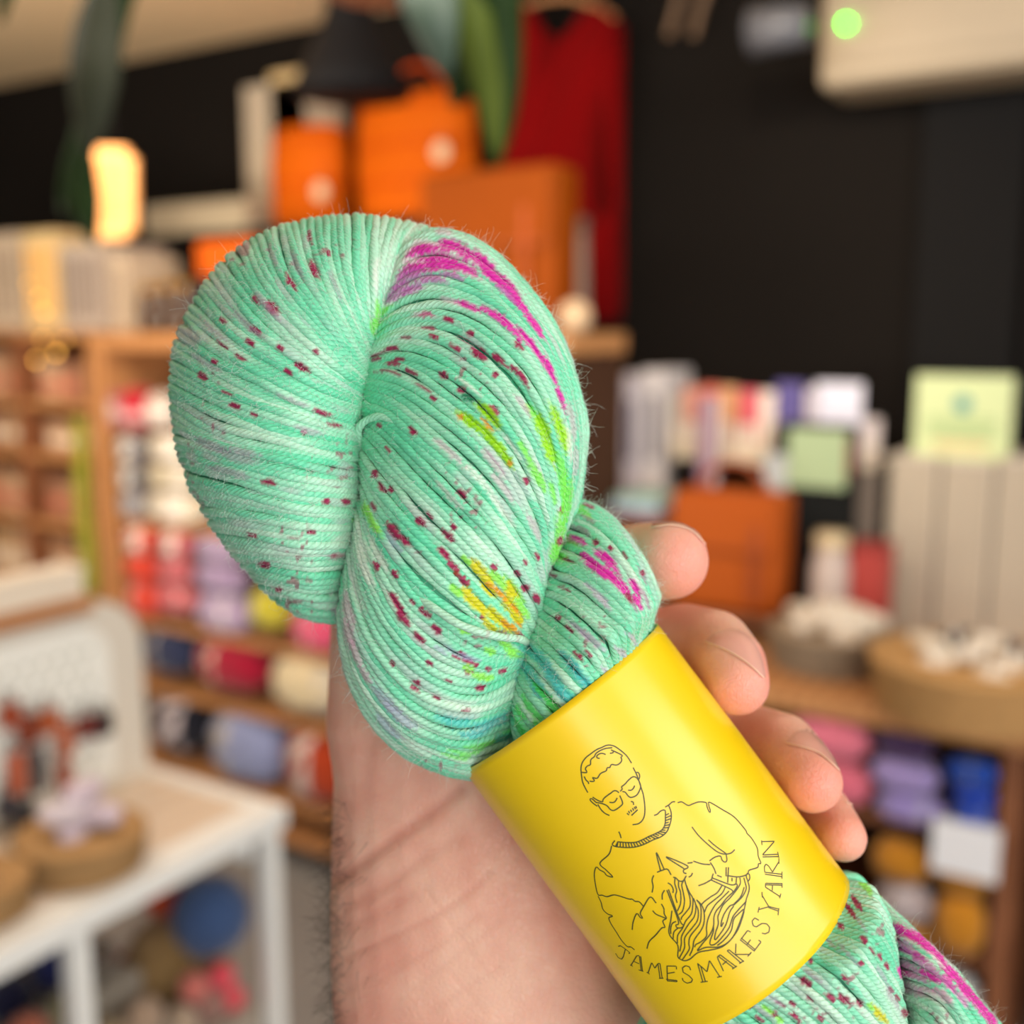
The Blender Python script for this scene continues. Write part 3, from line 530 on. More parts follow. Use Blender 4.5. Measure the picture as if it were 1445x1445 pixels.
for x, y, z, r_, cc, lb in ((TX1-.108, 1.150, .499, .066, (62, 86, 130), 'big denim blue ball of yarn on top of the pile below the table corner'), (TX1-.216, 1.165, .338, .094, (176, 142, 94), 'large straw coloured ball of cord below the table'),
        (TX1-.36, 1.17, .336, .034, (190, 70, 30), 'small rust ball of yarn on the lower shelf left of the straw ball'), (TX1-.22, 1.150, .529, .036, (196, 72, 30), 'rust orange ball of yarn on top of the straw coloured ball'),
        (TX1-.2, .935, .511, .046, (38, 44, 96), 'navy ball of yarn under the left part of the table'), (TX1-.2, .85, .511, .036, (30, 30, 60), 'almost black ball of yarn at the lower left'),
        (TX1-.2, 1.005, .511, .026, (110, 96, 84), 'brown grey ball of yarn right of the navy one'), (TX1-.31, .90, .511, .036, (100, 104, 74), 'olive ball of yarn behind the navy one'),
        (TX1-.08, .862, .536, .031, (156, 150, 118), 'small sage green ball of yarn on the tall box'), (TX1-.08, .798, .536, .030, (172, 96, 72), 'small terracotta ball of yarn on the tall box'),
        (TX1-.08, .923, .456, .030, (160, 140, 110), 'small beige ball of yarn on the middle box'), (TX1-.08, .986, .456, .030, (178, 152, 130), 'small oatmeal ball of yarn on the middle box'),
        (TX1-.085, 1.058, .401, .029, (190, 168, 146), 'small cream brown ball of yarn on the low box'), (TX1-.085, 1.117, .401, .028, (160, 120, 110), 'small rose brown ball of yarn on the low box'),
        (TX1-.085, 1.088, .452, .024, (214, 120, 110), 'small dusty coral ball of yarn on two brown ones'), (TX1-.075, 1.158, .401, .022, (236, 88, 100), 'bright coral ball of yarn at the table leg'), (TX1-.078, 1.139, .446, .024, (232, 84, 98), 'coral pink ball of yarn right of the dusty coral one')):
    ball_at(x, y, z, r_, cc, lb)

# ================================================================== right counter
Y3 = 2.0; CZ = float(on_y(1200, 985, Y3)[2]); CX0 = float(on_y(960, 980, Y3)[0]); CX1 = float(on_y(1412, 1100, Y3)[0])
ct = empty('wooden_counter', (CX0, Y3, 0)); tag(ct, 'wooden counter shelf at the right with yarn below and baskets on top', 'shelf')
part('counter_top', (CX0, CX1+.35, Y3-.02, WALLY-.02, CZ-.04, CZ), WOOD, ct, .004)
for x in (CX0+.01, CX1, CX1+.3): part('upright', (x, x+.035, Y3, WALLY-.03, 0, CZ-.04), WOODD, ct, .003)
z4 = [float(on_y(1330, y, Y3)[2]) for y in (1172, 1345)]
ROWR = lambda x: [1006+.12*(x-1330), 1172+.1*(x-1330), 1345+.1*(x-1330), 1530]; ZR3 = [CZ]+z4+[.1]
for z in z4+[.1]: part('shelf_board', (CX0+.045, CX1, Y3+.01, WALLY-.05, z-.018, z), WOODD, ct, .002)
part('back_panel', (CX0+.045, CX1, Y3+.34, Y3+.35, .1, CZ-.04), mat('shelf_back3', (70, 46, 34), .7), ct)
GR = 'skeins on the shelf below the counter'
def HR(*a, **k): k['group'] = GR; k['Y'] = Y3+.02; return H(*a, **k)
HR(1112, 1000, 1236, 1070, (232, 124, 146), 'pink yarn skein on top of the pink pile below the counter', axis='x', band=(-.05, .05), bc=(232, 124, 146))
HR(1130, 1070, 1236, 1164, (224, 112, 134), 'deeper pink yarn skein under the first one below the counter', axis='x', band=(-.05, .05), bc=(224, 112, 134))
HR(1238, 1018, 1326, 1052, (74, 50, 92), 'dark purple shape standing in for the shadow above the lilac skeins', axis='x', band=(-.1, .1), bc=(74, 50, 92))  # shadow over the lilac skeins, modelled as a dark coloured body
HR(1232, 1050, 1334, 1112, (170, 152, 212), 'lilac yarn skein above its labelled neighbour below the counter', axis='x', band=(-.05, .05), bc=(170, 152, 212))
HR(1238, 1112, 1342, 1168, (156, 140, 204), 'lilac yarn skein with grey label on the shelf board', axis='x', band=(-.75, .5), bc=(168, 166, 178))
HR(1338, 1036, 1432, 1086, (30, 80, 190), 'royal blue skein with grey label on top of the blue pile', axis='x', band=(-.9, .1), bc=(120, 124, 134))
HR(1348, 1084, 1434, 1124, (22, 66, 184), 'royal blue skein in the middle of the blue pile', axis='x', band=(-.05, .05), bc=(22, 66, 184))
HR(1346, 1120, 1432, 1170, (26, 72, 186), 'royal blue skein with grey label at the bottom of the blue pile', axis='x', band=(-.7, .55), bc=(150, 154, 162))
HR(1232, 1182, 1320, 1238, (190, 126, 26), 'mustard yarn skein left of the white card', axis='x', band=(-.05, .05), bc=(190, 126, 26))
HR(1240, 1238, 1322, 1306, (176, 160, 160), 'pale grey yarn skein below the mustard one', axis='x', band=(-.4, .4), bc=(186, 176, 180))
HR(1244, 1304, 1320, 1342, (180, 118, 24), 'small mustard yarn skein at the bottom left of the mustard pile', axis='x', band=(-.05, .05), bc=(190, 126, 26))
HR(1322, 1182, 1424, 1240, (196, 132, 30), 'mustard yarn skein behind the white card', axis='x', band=(-.05, .05), bc=(196, 132, 30))
HR(1322, 1240, 1424, 1342, (202, 134, 30), 'big mustard yarn skein under the white card', axis='x', band=(-.05, .05), bc=(202, 134, 30))
HR(1312, 1362, 1398, 1452, (180, 182, 186), 'light grey yarn skein at the bottom right', axis='x', band=(-.5, .5), bc=(222, 226, 230))
HR(1232, 1362, 1306, 1452, (120, 100, 96), 'brown grey yarn skein left of the light grey one', axis='x')
a = box_px(1314, 1166, 1410, 1238, Y3-.035, .008); simple('price_card', 'white price card hanging in front of the mustard yarn', 'sign', a, mat('white_plastic', (226, 228, 234), .4), .001, None, [('card_holder', (a[0], a[1], a[2]+.008, a[2]+.016, a[5]-.01, a[5]+.004), PAPERG)])
# baskets on the counter
def on_counter(px, py, Z=None): return on_z(px, py, CZ+.001)
c = on_counter(1172, 938); rA = 80/F*float(np.linalg.norm(c-CAM)); c[2] = CZ+.001
basket('grey jute basket of cream mini skeins at the left of the counter', c, rA, rA*.62, JUTEG, 'baskets on the counter')
def minis(c, r, z, n, cols_, labf, grp, sz=.55):
    for i in range(n):
        q = i*2.399; rr = r*.75*math.sqrt((i+.4)/n); s_ = r*sz
        yarn_hank('mini_skein', (c[0]+rr*math.cos(q), c[1]+rr*math.sin(q), z+(1-rr/r)*r*.35), (s_, s_*.5, s_*.48), cols_[i % len(cols_)], labf(i), grp, (-.15, .15), (240, 236, 228), rz=q*1.3, tilt=.3*math.sin(i*2))
ORD = ['first', 'second', 'third', 'fourth', 'fifth', 'sixth', 'seventh', 'eighth', 'ninth', 'tenth', 'eleventh', 'twelfth']
minis(c, rA, c[2]+rA*.5, 12, [(238, 222, 200), (228, 208, 184), (244, 232, 214)], lambda i: 'cream mini skein, %s outward from the middle of the grey jute basket' % ORD[i], 'cream mini skeins in the grey jute basket', .6)
c = on_counter(1338, 1004); rB = 122/F*float(np.linalg.norm(c-CAM)); c[2] = CZ+.001; c[1] += .03; c[0] += .03
basket('wide tan rope basket at the front right of the counter', c, rB, rB*.56, mat('rope_tan', (200, 156, 102), .8, noise=.3, scale=50, bump=.8), 'baskets on the counter')
minis(c, rB*.9, c[2]+rB*.40, 12, [(232, 214, 190), (70, 62, 66), (238, 226, 208), (104, 96, 96), (240, 228, 206)], lambda i: '%s mini skein, %s outward from the middle of the wide rope basket' % (('cream', 'charcoal', 'white', 'grey', 'ivory')[i % 5], ORD[i]), 'mini skeins in the wide rope basket', .42)
# second orange leather bag on the counter
YB = 2.27; rz_ = float(on_y(1040, 868, YB)[2]); a = box_px(930, 860, 1108, 880, YB-.01, .13)
simple('riser', 'low dark wooden riser under the rust orange satchel', 'stand', (a[0], a[1], a[2], a[3], rz_-.02, rz_), WOODD, .002, None, [('foot', (a[0], a[0]+.02, a[2], a[3], CZ, rz_-.02), WOODD), ('foot', (a[1]-.02, a[1], a[2], a[3], CZ, rz_-.02), WOODD)])
tote('rust orange leather satchel on the counter behind the fingertips', 944, 696, 1098, 868, YB, rz_, mat('rust_leather', (176, 84, 26), .6, noise=.15, scale=8), mat('rust_leather_edge', (150, 66, 20), .5), .12, True)
# file boxes
YF = float(on_z(1330, 905, CZ)[1]); GG = mat('greige_board', (184, 172, 154), .6); GGE = mat('greige_edge', (214, 204, 190), .6)
for i, (xa, xb, yt) in enumerate(((1250, 1318, 645), (1322, 1396, 652), (1400, 1474, 650))):
    a = box_px(xa, yt, xb, 900, YF, .22); a[4] = CZ+.0005
    simple('magazine_file', 'tall greige magazine file, %s of the row of three on the counter' % ('left one', 'middle one', 'right one')[i], 'box', a, GG, .004, 'greige magazine files on the counter', [('rim', (a[0]+.002, a[1]-.002, a[2]-.004, a[3], a[5]-.004, a[5]+.004), GGE), ('spine_edge', (a[1]-.006, a[1]-.001, a[2]-.005, a[2], a[4]+.01, a[5]-.008), GGE)])
a = box_px(1290, 530, 1428, 648, YF+.03, .012)
sg2 = empty('counter_sign', ((a[0]+a[1])/2, a[2], a[4])); tag(sg2, 'pale green notice with teal emblem standing on the greige files', 'sign'); part('board', a, mat('pale_green_card', (212, 226, 172), .5), sg2, .002)
w = a[1]-a[0]; h = a[5]-a[4]
part('easel_foot', (a[0]+.02, a[1]-.02, a[2]+.012, a[2]+.07, a[4]-.003, a[4]+.006), mat('pale_green_card', (212, 226, 172), .5), sg2)
bm = bmesh.new(); cyl(bm, (0, -.001, h*.66), h*.1, h*.1, .002, 20, 'y'); obj('emblem', bm, mat('teal_ink', (70, 150, 150), .5), sg2)
for i in range(6):
    zz = a[4]+h*(.46-i*.07); ww = w*(.36, .38, .33, .37, .3, .26)[i]; cx = (a[0]+a[1])/2
    part('text_line', (cx-ww, cx+ww, a[2]-.0015, a[2]-.0003, zz, zz+h*.026), mat('green_ink', (150, 180, 120), .5) if i < 4 else mat('orange_ink', (234, 170, 130), .5), sg2)
# tiered card stand behind
YC = WALLY-.26; zc1 = float(on_y(1090, 655, YC)[2])
st = empty('card_stand', (float(on_y(950, 650, YC)[0]), YC, CZ)); tag(st, 'cream ledge stand of greetings cards at the back of the counter', 'stand')
xa, xb = float(on_y(950, 640, YC)[0]), float(on_y(1236, 640, YC)[0])
part('ledge', (xa, xb, YC, YC+.18, zc1, zc1+.02), mat('cream_paint', (226, 210, 186), .5), st, .003); part('lip', (xa, float(on_y(1090, 640, YC)[0]), YC-.012, YC, zc1, zc1+.045), mat('cream_paint', (226, 210, 186), .5), st, .003)
for x in (xa, (xa+xb)/2, xb-.02): part('leg', (x, x+.02, YC+.02, YC+.05, CZ, zc1), BLACK if x < xb-.1 else mat('grey_post', (120, 108, 98), .5), st, .002)
CARDS = [(962, 546, 988, 640, (232, 160, 140), 'salmon'), (990, 544, 1014, 634, (226, 120, 100), 'coral'), (1016, 546, 1040, 640, (236, 180, 130), 'peach'), (1042, 550, 1068, 640, (226, 96, 110), 'raspberry'), (1070, 552, 1092, 646, (240, 226, 216), 'off white'),
         (1094, 540, 1134, 600, (92, 82, 150), 'indigo topped'), (1136, 548, 1152, 640, (200, 190, 200), 'grey lilac'), (1150, 540, 1216, 620, (226, 226, 244), 'bluish white'), (1196, 590, 1240, 690, (216, 204, 204), 'pale pink'), (946, 560, 962, 650, (206, 200, 190), 'stone')]
for i, (x0, y0, x1, y1, cc, nm) in enumerate(CARDS):
    a = box_px(x0, y0, x1, y1, YC+.02+.012*(i % 3), .006); a[4] = zc1+.0205
    if a[5]-a[4] < .05: a[5] = a[4]+.08
    simple('greetings_card', nm+' greetings card standing on the cream ledge', 'card', a, mat('card_%d_%d_%d' % cc, cc, .5), .001, 'greetings cards on the cream ledge', [('print', (a[0]+.004, a[1]-.004, a[2]-.001, a[2]-.0002, a[4]+.01, a[4]+(a[5]-a[4])*.45), mat('card_print', (240, 228, 214), .5))])
# tall white pattern books left of it
zbk = float(on_y(880, 700, YC)[2]); bxk = (float(on_y(810, 700, YC)[0]), float(on_y(944, 700, YC)[0]))
bs = empty('book_ledge', (bxk[0], YC, CZ)); tag(bs, 'wooden ledge under the tall white pattern booklets', 'shelf'); part('board', (bxk[0], bxk[1], YC-.04, YC+.2, zbk-.03, zbk), WOOD, bs, .003)
for x in (bxk[0]+.01, bxk[1]-.03): part('leg', (x, x+.02, YC, YC+.16, CZ-.2, zbk-.03), WOODD, bs)
for i, (x0, y0, x1, cc, nm) in enumerate(((820, 560, 844, (206, 198, 214), 'first'), (846, 528, 872, (226, 220, 224), 'second'), (874, 532, 902, (214, 208, 220), 'third'), (904, 522, 938, (232, 226, 228), 'fourth'))):
    a = box_px(x0, y0, x1, 690, YC+.02, .16); a[4] = zbk+.0005; 
    simple('pattern_booklet', nm+' tall white pattern booklet from the left on the wooden ledge', 'book', a, mat('book_%d_%d_%d' % cc, cc, .5), .002, 'tall white pattern booklets', [('spine_print', (a[0]+(a[1]-a[0])*.35, a[0]+(a[1]-a[0])*.65, a[2]-.001, a[2]-.0002, a[4]+(a[5]-a[4])*.3, a[4]+(a[5]-a[4])*.8), mat('spine_ink', (70, 66, 92), .5))])
for i, (cc, nm) in enumerate((((120, 160, 200), 'blue'), ((222, 226, 230), 'white'), ((150, 190, 180), 'teal'))):
    a = box_px(868, 716, 932, 724, YC-.22, .13); q = float(on_y(900, 728, YC-.26)[2])+i*.013+.0005
    simple('folded_cloth', nm+' folded cloth in the low pile below the white booklets', 'cloth', (a[0], a[1], a[2]-.02, a[3], q, q+.0125), mat('cloth_%d_%d_%d' % cc, cc, .8), .004, 'folded cloths below the booklets', [('fold', (a[0]+.004, a[1]-.004, a[2]-.024, a[2]-.018, q+.003, q+.0085), mat('cloth_%d_%d_%d' % cc, cc, .8))])
a = box_px(850, 728, 938, 744, YC-.26, .19); simple('low_shelf', 'low dark wooden shelf carrying the folded cloths', 'shelf', (a[0], a[1], a[2], a[3], a[4], float(on_y(900, 728, YC-.26)[2])), WOODD, .002, None, [('foot', (a[0], a[0]+.02, a[2], a[3], CZ, a[4]), WOODD), ('foot', (a[1]-.02, a[1], a[2], a[3], CZ, a[4]), WOODD)])
# bag with sage green tag, mug, red tin, lilac booklet
a = box_px(1086, 600, 1200, 740, YC-.1, .08); a[4] = CZ+.0005; a2 = box_px(1112, 606, 1194, 688, YC-.11, .006)
simple('black_tote', 'black project tote with a sage green tag before the cards', 'bag', a, mat('black_canvas', (24, 26, 26), .8), .012, None, [('sage_tag', a2, mat('sage_card', (164, 184, 146), .6)), ('grey_panel', box_px(1078, 640, 1110, 700, YC-.108, .004), mat('silver_fabric', (176, 182, 184), .6)), ('maroon_pocket', box_px(1184, 620, 1203, 672, YC-.107, .006), mat('maroon', (120, 40, 48), .7))])
a = box_px(1208, 670, 1236, 780, YC-.03, .02); a[4] = CZ; simple('grey_post', 'grey brown post beside the black project tote', 'post', a, mat('grey_post', (120, 108, 98), .5), .004, None, [('cap', (a[0]-.004, a[1]+.004, a[2]-.004, a[3]+.004, a[5], a[5]+.01), mat('grey_post', (120, 108, 98), .5))])
jar(1138, 756, 1192, 850, YC-.2, mat('pale_pottery', (196, 180, 172), .5), 'pale pottery pot right of the rust satchel', mat('pottery_lid', (206, 186, 150), .5), CZ, 'lidded_pot', 'pot')
a = box_px(1198, 772, 1250, 850, YC-.16, .08); a[4] = CZ+.0005; simple('red_tin', 'small dull red tin beside the greige magazine files', 'box', a, mat('dull_red', (172, 62, 56), .5), .006, None, [('lid', (a[0]-.002, a[1]+.002, a[2]-.002, a[3]+.002, a[5]-.012, a[5]+.003), mat('dull_red_lid', (150, 50, 46), .5))])
a = box_px(984, 560, 1012, 700, YC-.06, .02); a[4] = float(on_y(1000, 694, YC-.06)[2]); simple('hanging_booklet', 'mauve booklet hanging in front of the card ledge', 'book', a, mat('mauve', (160, 130, 150), .6), .002, None, [('white_edge', (a[1]-.008, a[1]-.001, a[2]-.001, a[2], a[4], a[5]), PAPER)])
# ================================================================== THE SKEIN (camera-space millimetres, then world)
def cr(P, n=12):                              # Catmull-Rom densify
    P = np.asarray(P, float); E = np.vstack([2*P[0]-P[1], P, 2*P[-1]-P[-2]]); out = []
    t = np.linspace(0, 1, n, endpoint=False)[:, None]
    for i in range(len(P)-1):
        a, b, c, d = E[i], E[i+1], E[i+2], E[i+3]
        out.append(0.5*((2*b)+(c-a)*t+(2*a-5*b+4*c-d)*t**2+(-a+3*b-3*c+d)*t**3))
    out.append(P[-1:]); return np.vstack(out)
def resample(P, k=None, step=None):
    d = np.r_[0, np.cumsum(np.linalg.norm(np.diff(P, axis=0), axis=1))]
    if k is None: k = max(4, int(d[-1]/step)+1)
    s = np.linspace(0, d[-1], k)
    return np.stack([np.interp(s, d, P[:, j]) for j in range(P.shape[1])], 1)
def pts(s, ox, oy, sca):
    a = np.array([[float(v) for v in p.split(',')] for p in s.split()]); return a/sca + np.array([ox, oy])
Z7 = (240, 280, 2.4083); Z8 = (450, 680, 2.89); Z4 = (1000, 1150, 3.247)
class Noise:
    def __init__(s, seed): s.t = np.random.default_rng(seed).random((64, 64))
    def __call__(s, x, y):
        xi = np.floor(x).astype(int); yi = np.floor(y).astype(int); fx = x-xi; fy = y-yi
        fx = fx*fx*(3-2*fx); fy = fy*fy*(3-2*fy); g = lambda a, b: s.t[a & 63, b & 63]
        return (g(xi, yi)*(1-fx)+g(xi+1, yi)*fx)*(1-fy)+(g(xi, yi+1)*(1-fx)+g(xi+1, yi+1)*fx)*fy
N1, N2, N3, N4 = Noise(1), Noise(2), Noise(3), Noise(4)

# dye: (x, y, half length, half width, colour) in the zoom frame it was read from
CRI = (150, 22, 78); MAG = (214, 30, 168); LIL = (196, 150, 200); YG = (150, 222, 10); GRN = (96, 235, 96); YEL = (205, 205, 10)
ORA = (214, 150, 10); DGR = (10, 120, 84); TEA = (60, 190, 190); PNK = (225, 150, 195); LIM = (140, 230, 90); WHT = (226, 238, 228)
DYE = []
def dye(fr, col, s, k=1.0):
    ox, oy, sc_ = fr
    for q in s.split():
        v = [float(a) for a in q.split(',')]
        wide = 1.55 if col in (MAG, PNK, YG, LIM, TEA, YEL) else 1.0
        DYE.append((v[0]/sc_+ox, v[1]/sc_+oy, v[2]/sc_*0.5, v[3]/sc_*0.5*wide, np.array(s2l(col)), k))
dye(Z7, CRI, '490,245,66,22 410,285,66,18 345,370,60,34 290,345,40,14 290,450,50,20 450,575,66,18 520,730,80,13 110,605,40,20 220,705,44,16 335,965,52,18 530,1030,26,16 600,1030,34,20 280,1145,34,12 320,1245,44,22 370,1330,24,14 180,415,24,14 272,490,34,15 372,508,30,14 400,590,34,14 150,555,24,14 190,660,40,12 570,1215,55,14 480,1135,30,12 540,185,20,14 475,130,40,14 495,520,22,14 455,795,16,14 285,735,26,14 240,540,50,8 180,500,50,8 560,770,60,8')
dye(Z7, (178, 150, 178), '330,370,160,16 260,430,150,16 150,450,140,18 120,560,130,16 230,880,180,40 140,840,120,30 200,930,150,24 250,860,120,20 470,790,120,18 420,690,130,12 60,470,90,60 560,300,120,12 430,230,110,16 350,200,100,14', 0.55)
dye(Z7, CRI, '945,410,40,14 870,395,50,12 1020,460,30,18 895,468,34,14 750,510,50,14 700,545,44,12 760,560,60,12 820,590,50,12 975,510,26,16 1050,525,70,34 1115,545,50,22 1190,600,100,17 1105,598,16,16 1185,500,50,14 930,600,34,22 990,652,30,18 1102,720,46,20 825,790,36,18 895,680,22,14 780,545,30,12 695,935,30,22 722,985,46,16 752,990,24,16 690,1045,30,16 760,1130,70,34 800,1165,50,20 850,1100,44,20 945,1145,66,20 992,1005,42,18 1210,960,24,18 930,1205,55,20 965,1250,60,16 965,1118,24,16 700,1250,34,14 765,1275,34,16 1245,1360,34,24 765,1370,80,20 785,1425,50,18 870,1410,40,14 1180,1275,24,14 1205,1325,24,14 1100,1255,26,18 740,855,24,14 710,770,20,14 880,1080,30,12 1250,1220,30,14 1330,1060,24,10')
dye(Z7, (140, 50, 30), '1000,1300,44,20 975,1275,30,14')
dye(Z7, DGR, '1013,678,50,22 1110,852,30,14 1150,880,60,14')
dye(Z7, YG, '1085,735,120,22 1010,752,90,20 1075,800,170,20 1120,850,100,20 1145,885,80,16 1270,790,150,24 1290,860,110,22 1320,770,170,24 1345,820,90,18')
dye(Z7, (205, 150, 40), '985,742,22,14 1080,770,70,10 1155,900,20,12')
dye(Z7, (120, 232, 70), '1235,920,130,22 1200,850,60,18 1260,960,90,20 1335,960,230,26 1350,1040,200,30 1325,1150,140,30 1305,1210,80,30 1225,720,60,16 1300,1000,90,14 705,400,110,16 690,440,60,14', 0.85)
dye(Z7, YEL, '1060,1270,120,22 1040,1380,150,22 1160,1385,110,30 1085,1320,80,18 1130,1440,90,22 1100,1410,70,14')
dye(Z7, ORA, '1120,1340,80,12 1165,1400,60,12 1180,1440,50,14')
dye(Z7, LIM, '1110,1290,80,18 1170,1330,110,20 685,1095,120,15 665,1060,50,12 970,1330,50,18 1200,1400,60,16')
dye(Z7, MAG, '850,170,170,36 960,160,190,30 1060,215,200,34 1000,235,150,26 840,225,170,40 1140,290,150,22 1100,265,110,22 1190,360,130,16 1240,430,110,14 1130,415,210,15 1225,490,170,14 1290,580,130,13 1330,680,100,10 1010,362,90,12 930,215,180,50')
dye(Z7, (186, 92, 176), '800,270,150,60 770,320,110,44 890,270,120,26 960,262,100,18 820,310,80,26 1150,330,130,12', 0.8)
dye(Z7, PNK, '860,392,90,12 950,345,70,12 930,110,60,16 1370,760,150,12 1380,900,120,10 1100,900,140,18 1130,980,140,14 950,860,130,14 1240,1120,120,14 1200,700,100,12', 0.45)
dye(Z7, WHT, '840,150,150,14 820,110,140,16 760,240,200,14 700,260,130,14 1060,960,200,16 1130,1060,160,14 950,1010,130,16 640,1150,200,40 700,1200,180,26 660,1250,160,20 1020,640,100,12 1160,840,140,12 1360,840,120,12', 0.7)
dye(Z7, CRI, '700,530,60,9 740,585,90,8 860,640,60,7 880,440,50,8 800,470,40,8 1000,480,60,7 1130,560,70,10 960,500,30,8', 0.9)
dye(Z8, CRI, '510,290,60,26 590,400,60,26 540,340,44,18 235,340,34,16 310,375,36,18 330,520,90,22 355,570,60,20 310,470,44,20 480,600,54,28 610,733,60,24 612,775,34,16 660,840,40,20 560,715,40,14 410,635,60,18 450,740,34,16 600,932,34,14 390,840,56,14 400,820,30,14 750,770,34,18 690,765,24,14 822,632,24,22 715,352,26,18 670,560,34,16 890,475,34,26 850,430,20,16 530,810,34,12 380,490,30,12 420,520,34,12 580,700,44,12 480,880,30,12 640,745,20,14 300,740,24,10 840,330,20,12')
dye(Z8, YEL, '650,365,120,22 640,490,150,24 690,440,80,16 780,440,120,26 800,540,90,22 610,450,50,16 700,590,80,16')
dye(Z8, ORA, '790,595,60,18 760,580,50,14 690,420,34,14 800,520,50,12')
dye(Z8, LIM, '600,320,50,16 735,400,90,22 560,445,70,20 800,700,90,22 760,660,60,14 590,600,60,18 700,690,50,16 680,800,70,18 820,500,70,16 650,790,60,14 610,760,50,14')
dye(Z8, (110, 222, 90), '720,1055,170,16 660,1080,150,12 600,1110,150,18 560,1125,120,16', 0.8)
dye(Z8, TEA, '700,985,220,34 550,980,180,34 640,1030,160,18 760,1040,90,20', 0.75)
dye(Z8, (170, 170, 205), '560,700,120,20 260,880,200,50 330,960,180,44 620,720,90,16 300,240,120,24 500,690,80,16 280,1000,160,30', 0.6)
dye(Z8, PNK, '115,520,160,26 120,620,120,22 150,700,120,20 190,790,90,18', 0.5)
dye(Z8, WHT, '170,300,260,50 150,450,200,40 560,900,200,22 640,930,160,14 400,1090,160,34', 0.45)
dye(Z8, MAG, '1180,320,150,22 1130,350,130,24 1190,385,170,22 1240,430,110,22 1290,430,90,14 1120,330,60,16 1060,235,80,14 1300,490,70,14 1090,305,70,14')
dye(Z8, (170, 90, 150), '1070,195,110,24 1040,240,90,14 1330,470,110,14 1100,150,70,14 1320,380,80,10 1280,500,60,14', 0.65)
dye(Z8, CRI, '1130,245,26,20 1265,472,44,20 1100,95,44,14 1190,270,24,14 1250,300,34,10 985,240,34,20 1020,320,50,10 950,380,40,10 975,555,26,18 1060,710,54,16 1100,700,34,12 1020,600,40,12 1320,370,20,14 1000,430,60,9')
dye(Z8, (196, 176, 206), '1110,640,170,22 1060,600,120,18 1130,450,130,16 1160,490,100,16 1240,700,80,20 1180,780,90,16 1280,640,80,14', 0.7)
dye(Z8, TEA, '900,720,190,40 950,800,170,34 1070,800,190,34 900,850,120,30 1120,850,110,24 1010,880,140,30 860,780,120,30 1030,740,140,20', 0.85)
dye(Z8, (70, 222, 90), '930,880,200,26 970,940,130,24 870,930,150,26 820,1000,130,24 850,1050,110,22 820,940,90,20 900,1000,90,18', 0.85)
dye(Z4, CRI, '680,405,90,24 650,440,80,20 605,510,34,20 710,570,40,26 750,620,50,9 815,692,30,18 700,680,26,16 445,765,70,30 560,838,50,24 620,845,70,30 690,860,40,18 385,865,34,20 300,910,50,20 395,925,70,20 235,935,50,20 180,875,40,20 835,800,26,16 900,907,40,28 515,935,40,16 785,650,40,9 330,870,60,10 460,840,50,9 620,745,30,14 470,670,30,10 865,840,30,12')
dye(Z4, (170, 150, 176), '700,500,90,12 640,640,150,14 560,590,120,12 800,740,150,14 300,850,120,24 250,900,120,20 480,740,90,16 850,850,140,12', 0.6)
dye(Z4, YEL, '785,915,110,22'); dye(Z4, LIM, '640,235,90,18 700,300,90,18 730,340,60,16 325,940,40,16 270,890,60,14 740,880,50,14')
dye(Z4, MAG, '900,540,140,30 980,580,160,26 1040,640,140,24 1110,720,160,26 1180,800,160,26 1240,870,150,26 1290,930,120,26 960,650,90,20 1020,740,120,18 1100,770,90,18 900,620,70,16 880,720,60,14')
dye(Z4, (222, 120, 196), '900,600,130,40 1000,690,160,40 900,680,110,36 1080,760,130,30 950,740,150,30 1160,840,110,24', 0.75)
dye(Z4, PNK, '930,800,140,34 1000,810,120,26 1080,830,120,20', 0.7); dye(Z4, WHT, '1050,850,170,26 950,860,120,26 940,590,120,10 1040,660,120,8', 0.7)

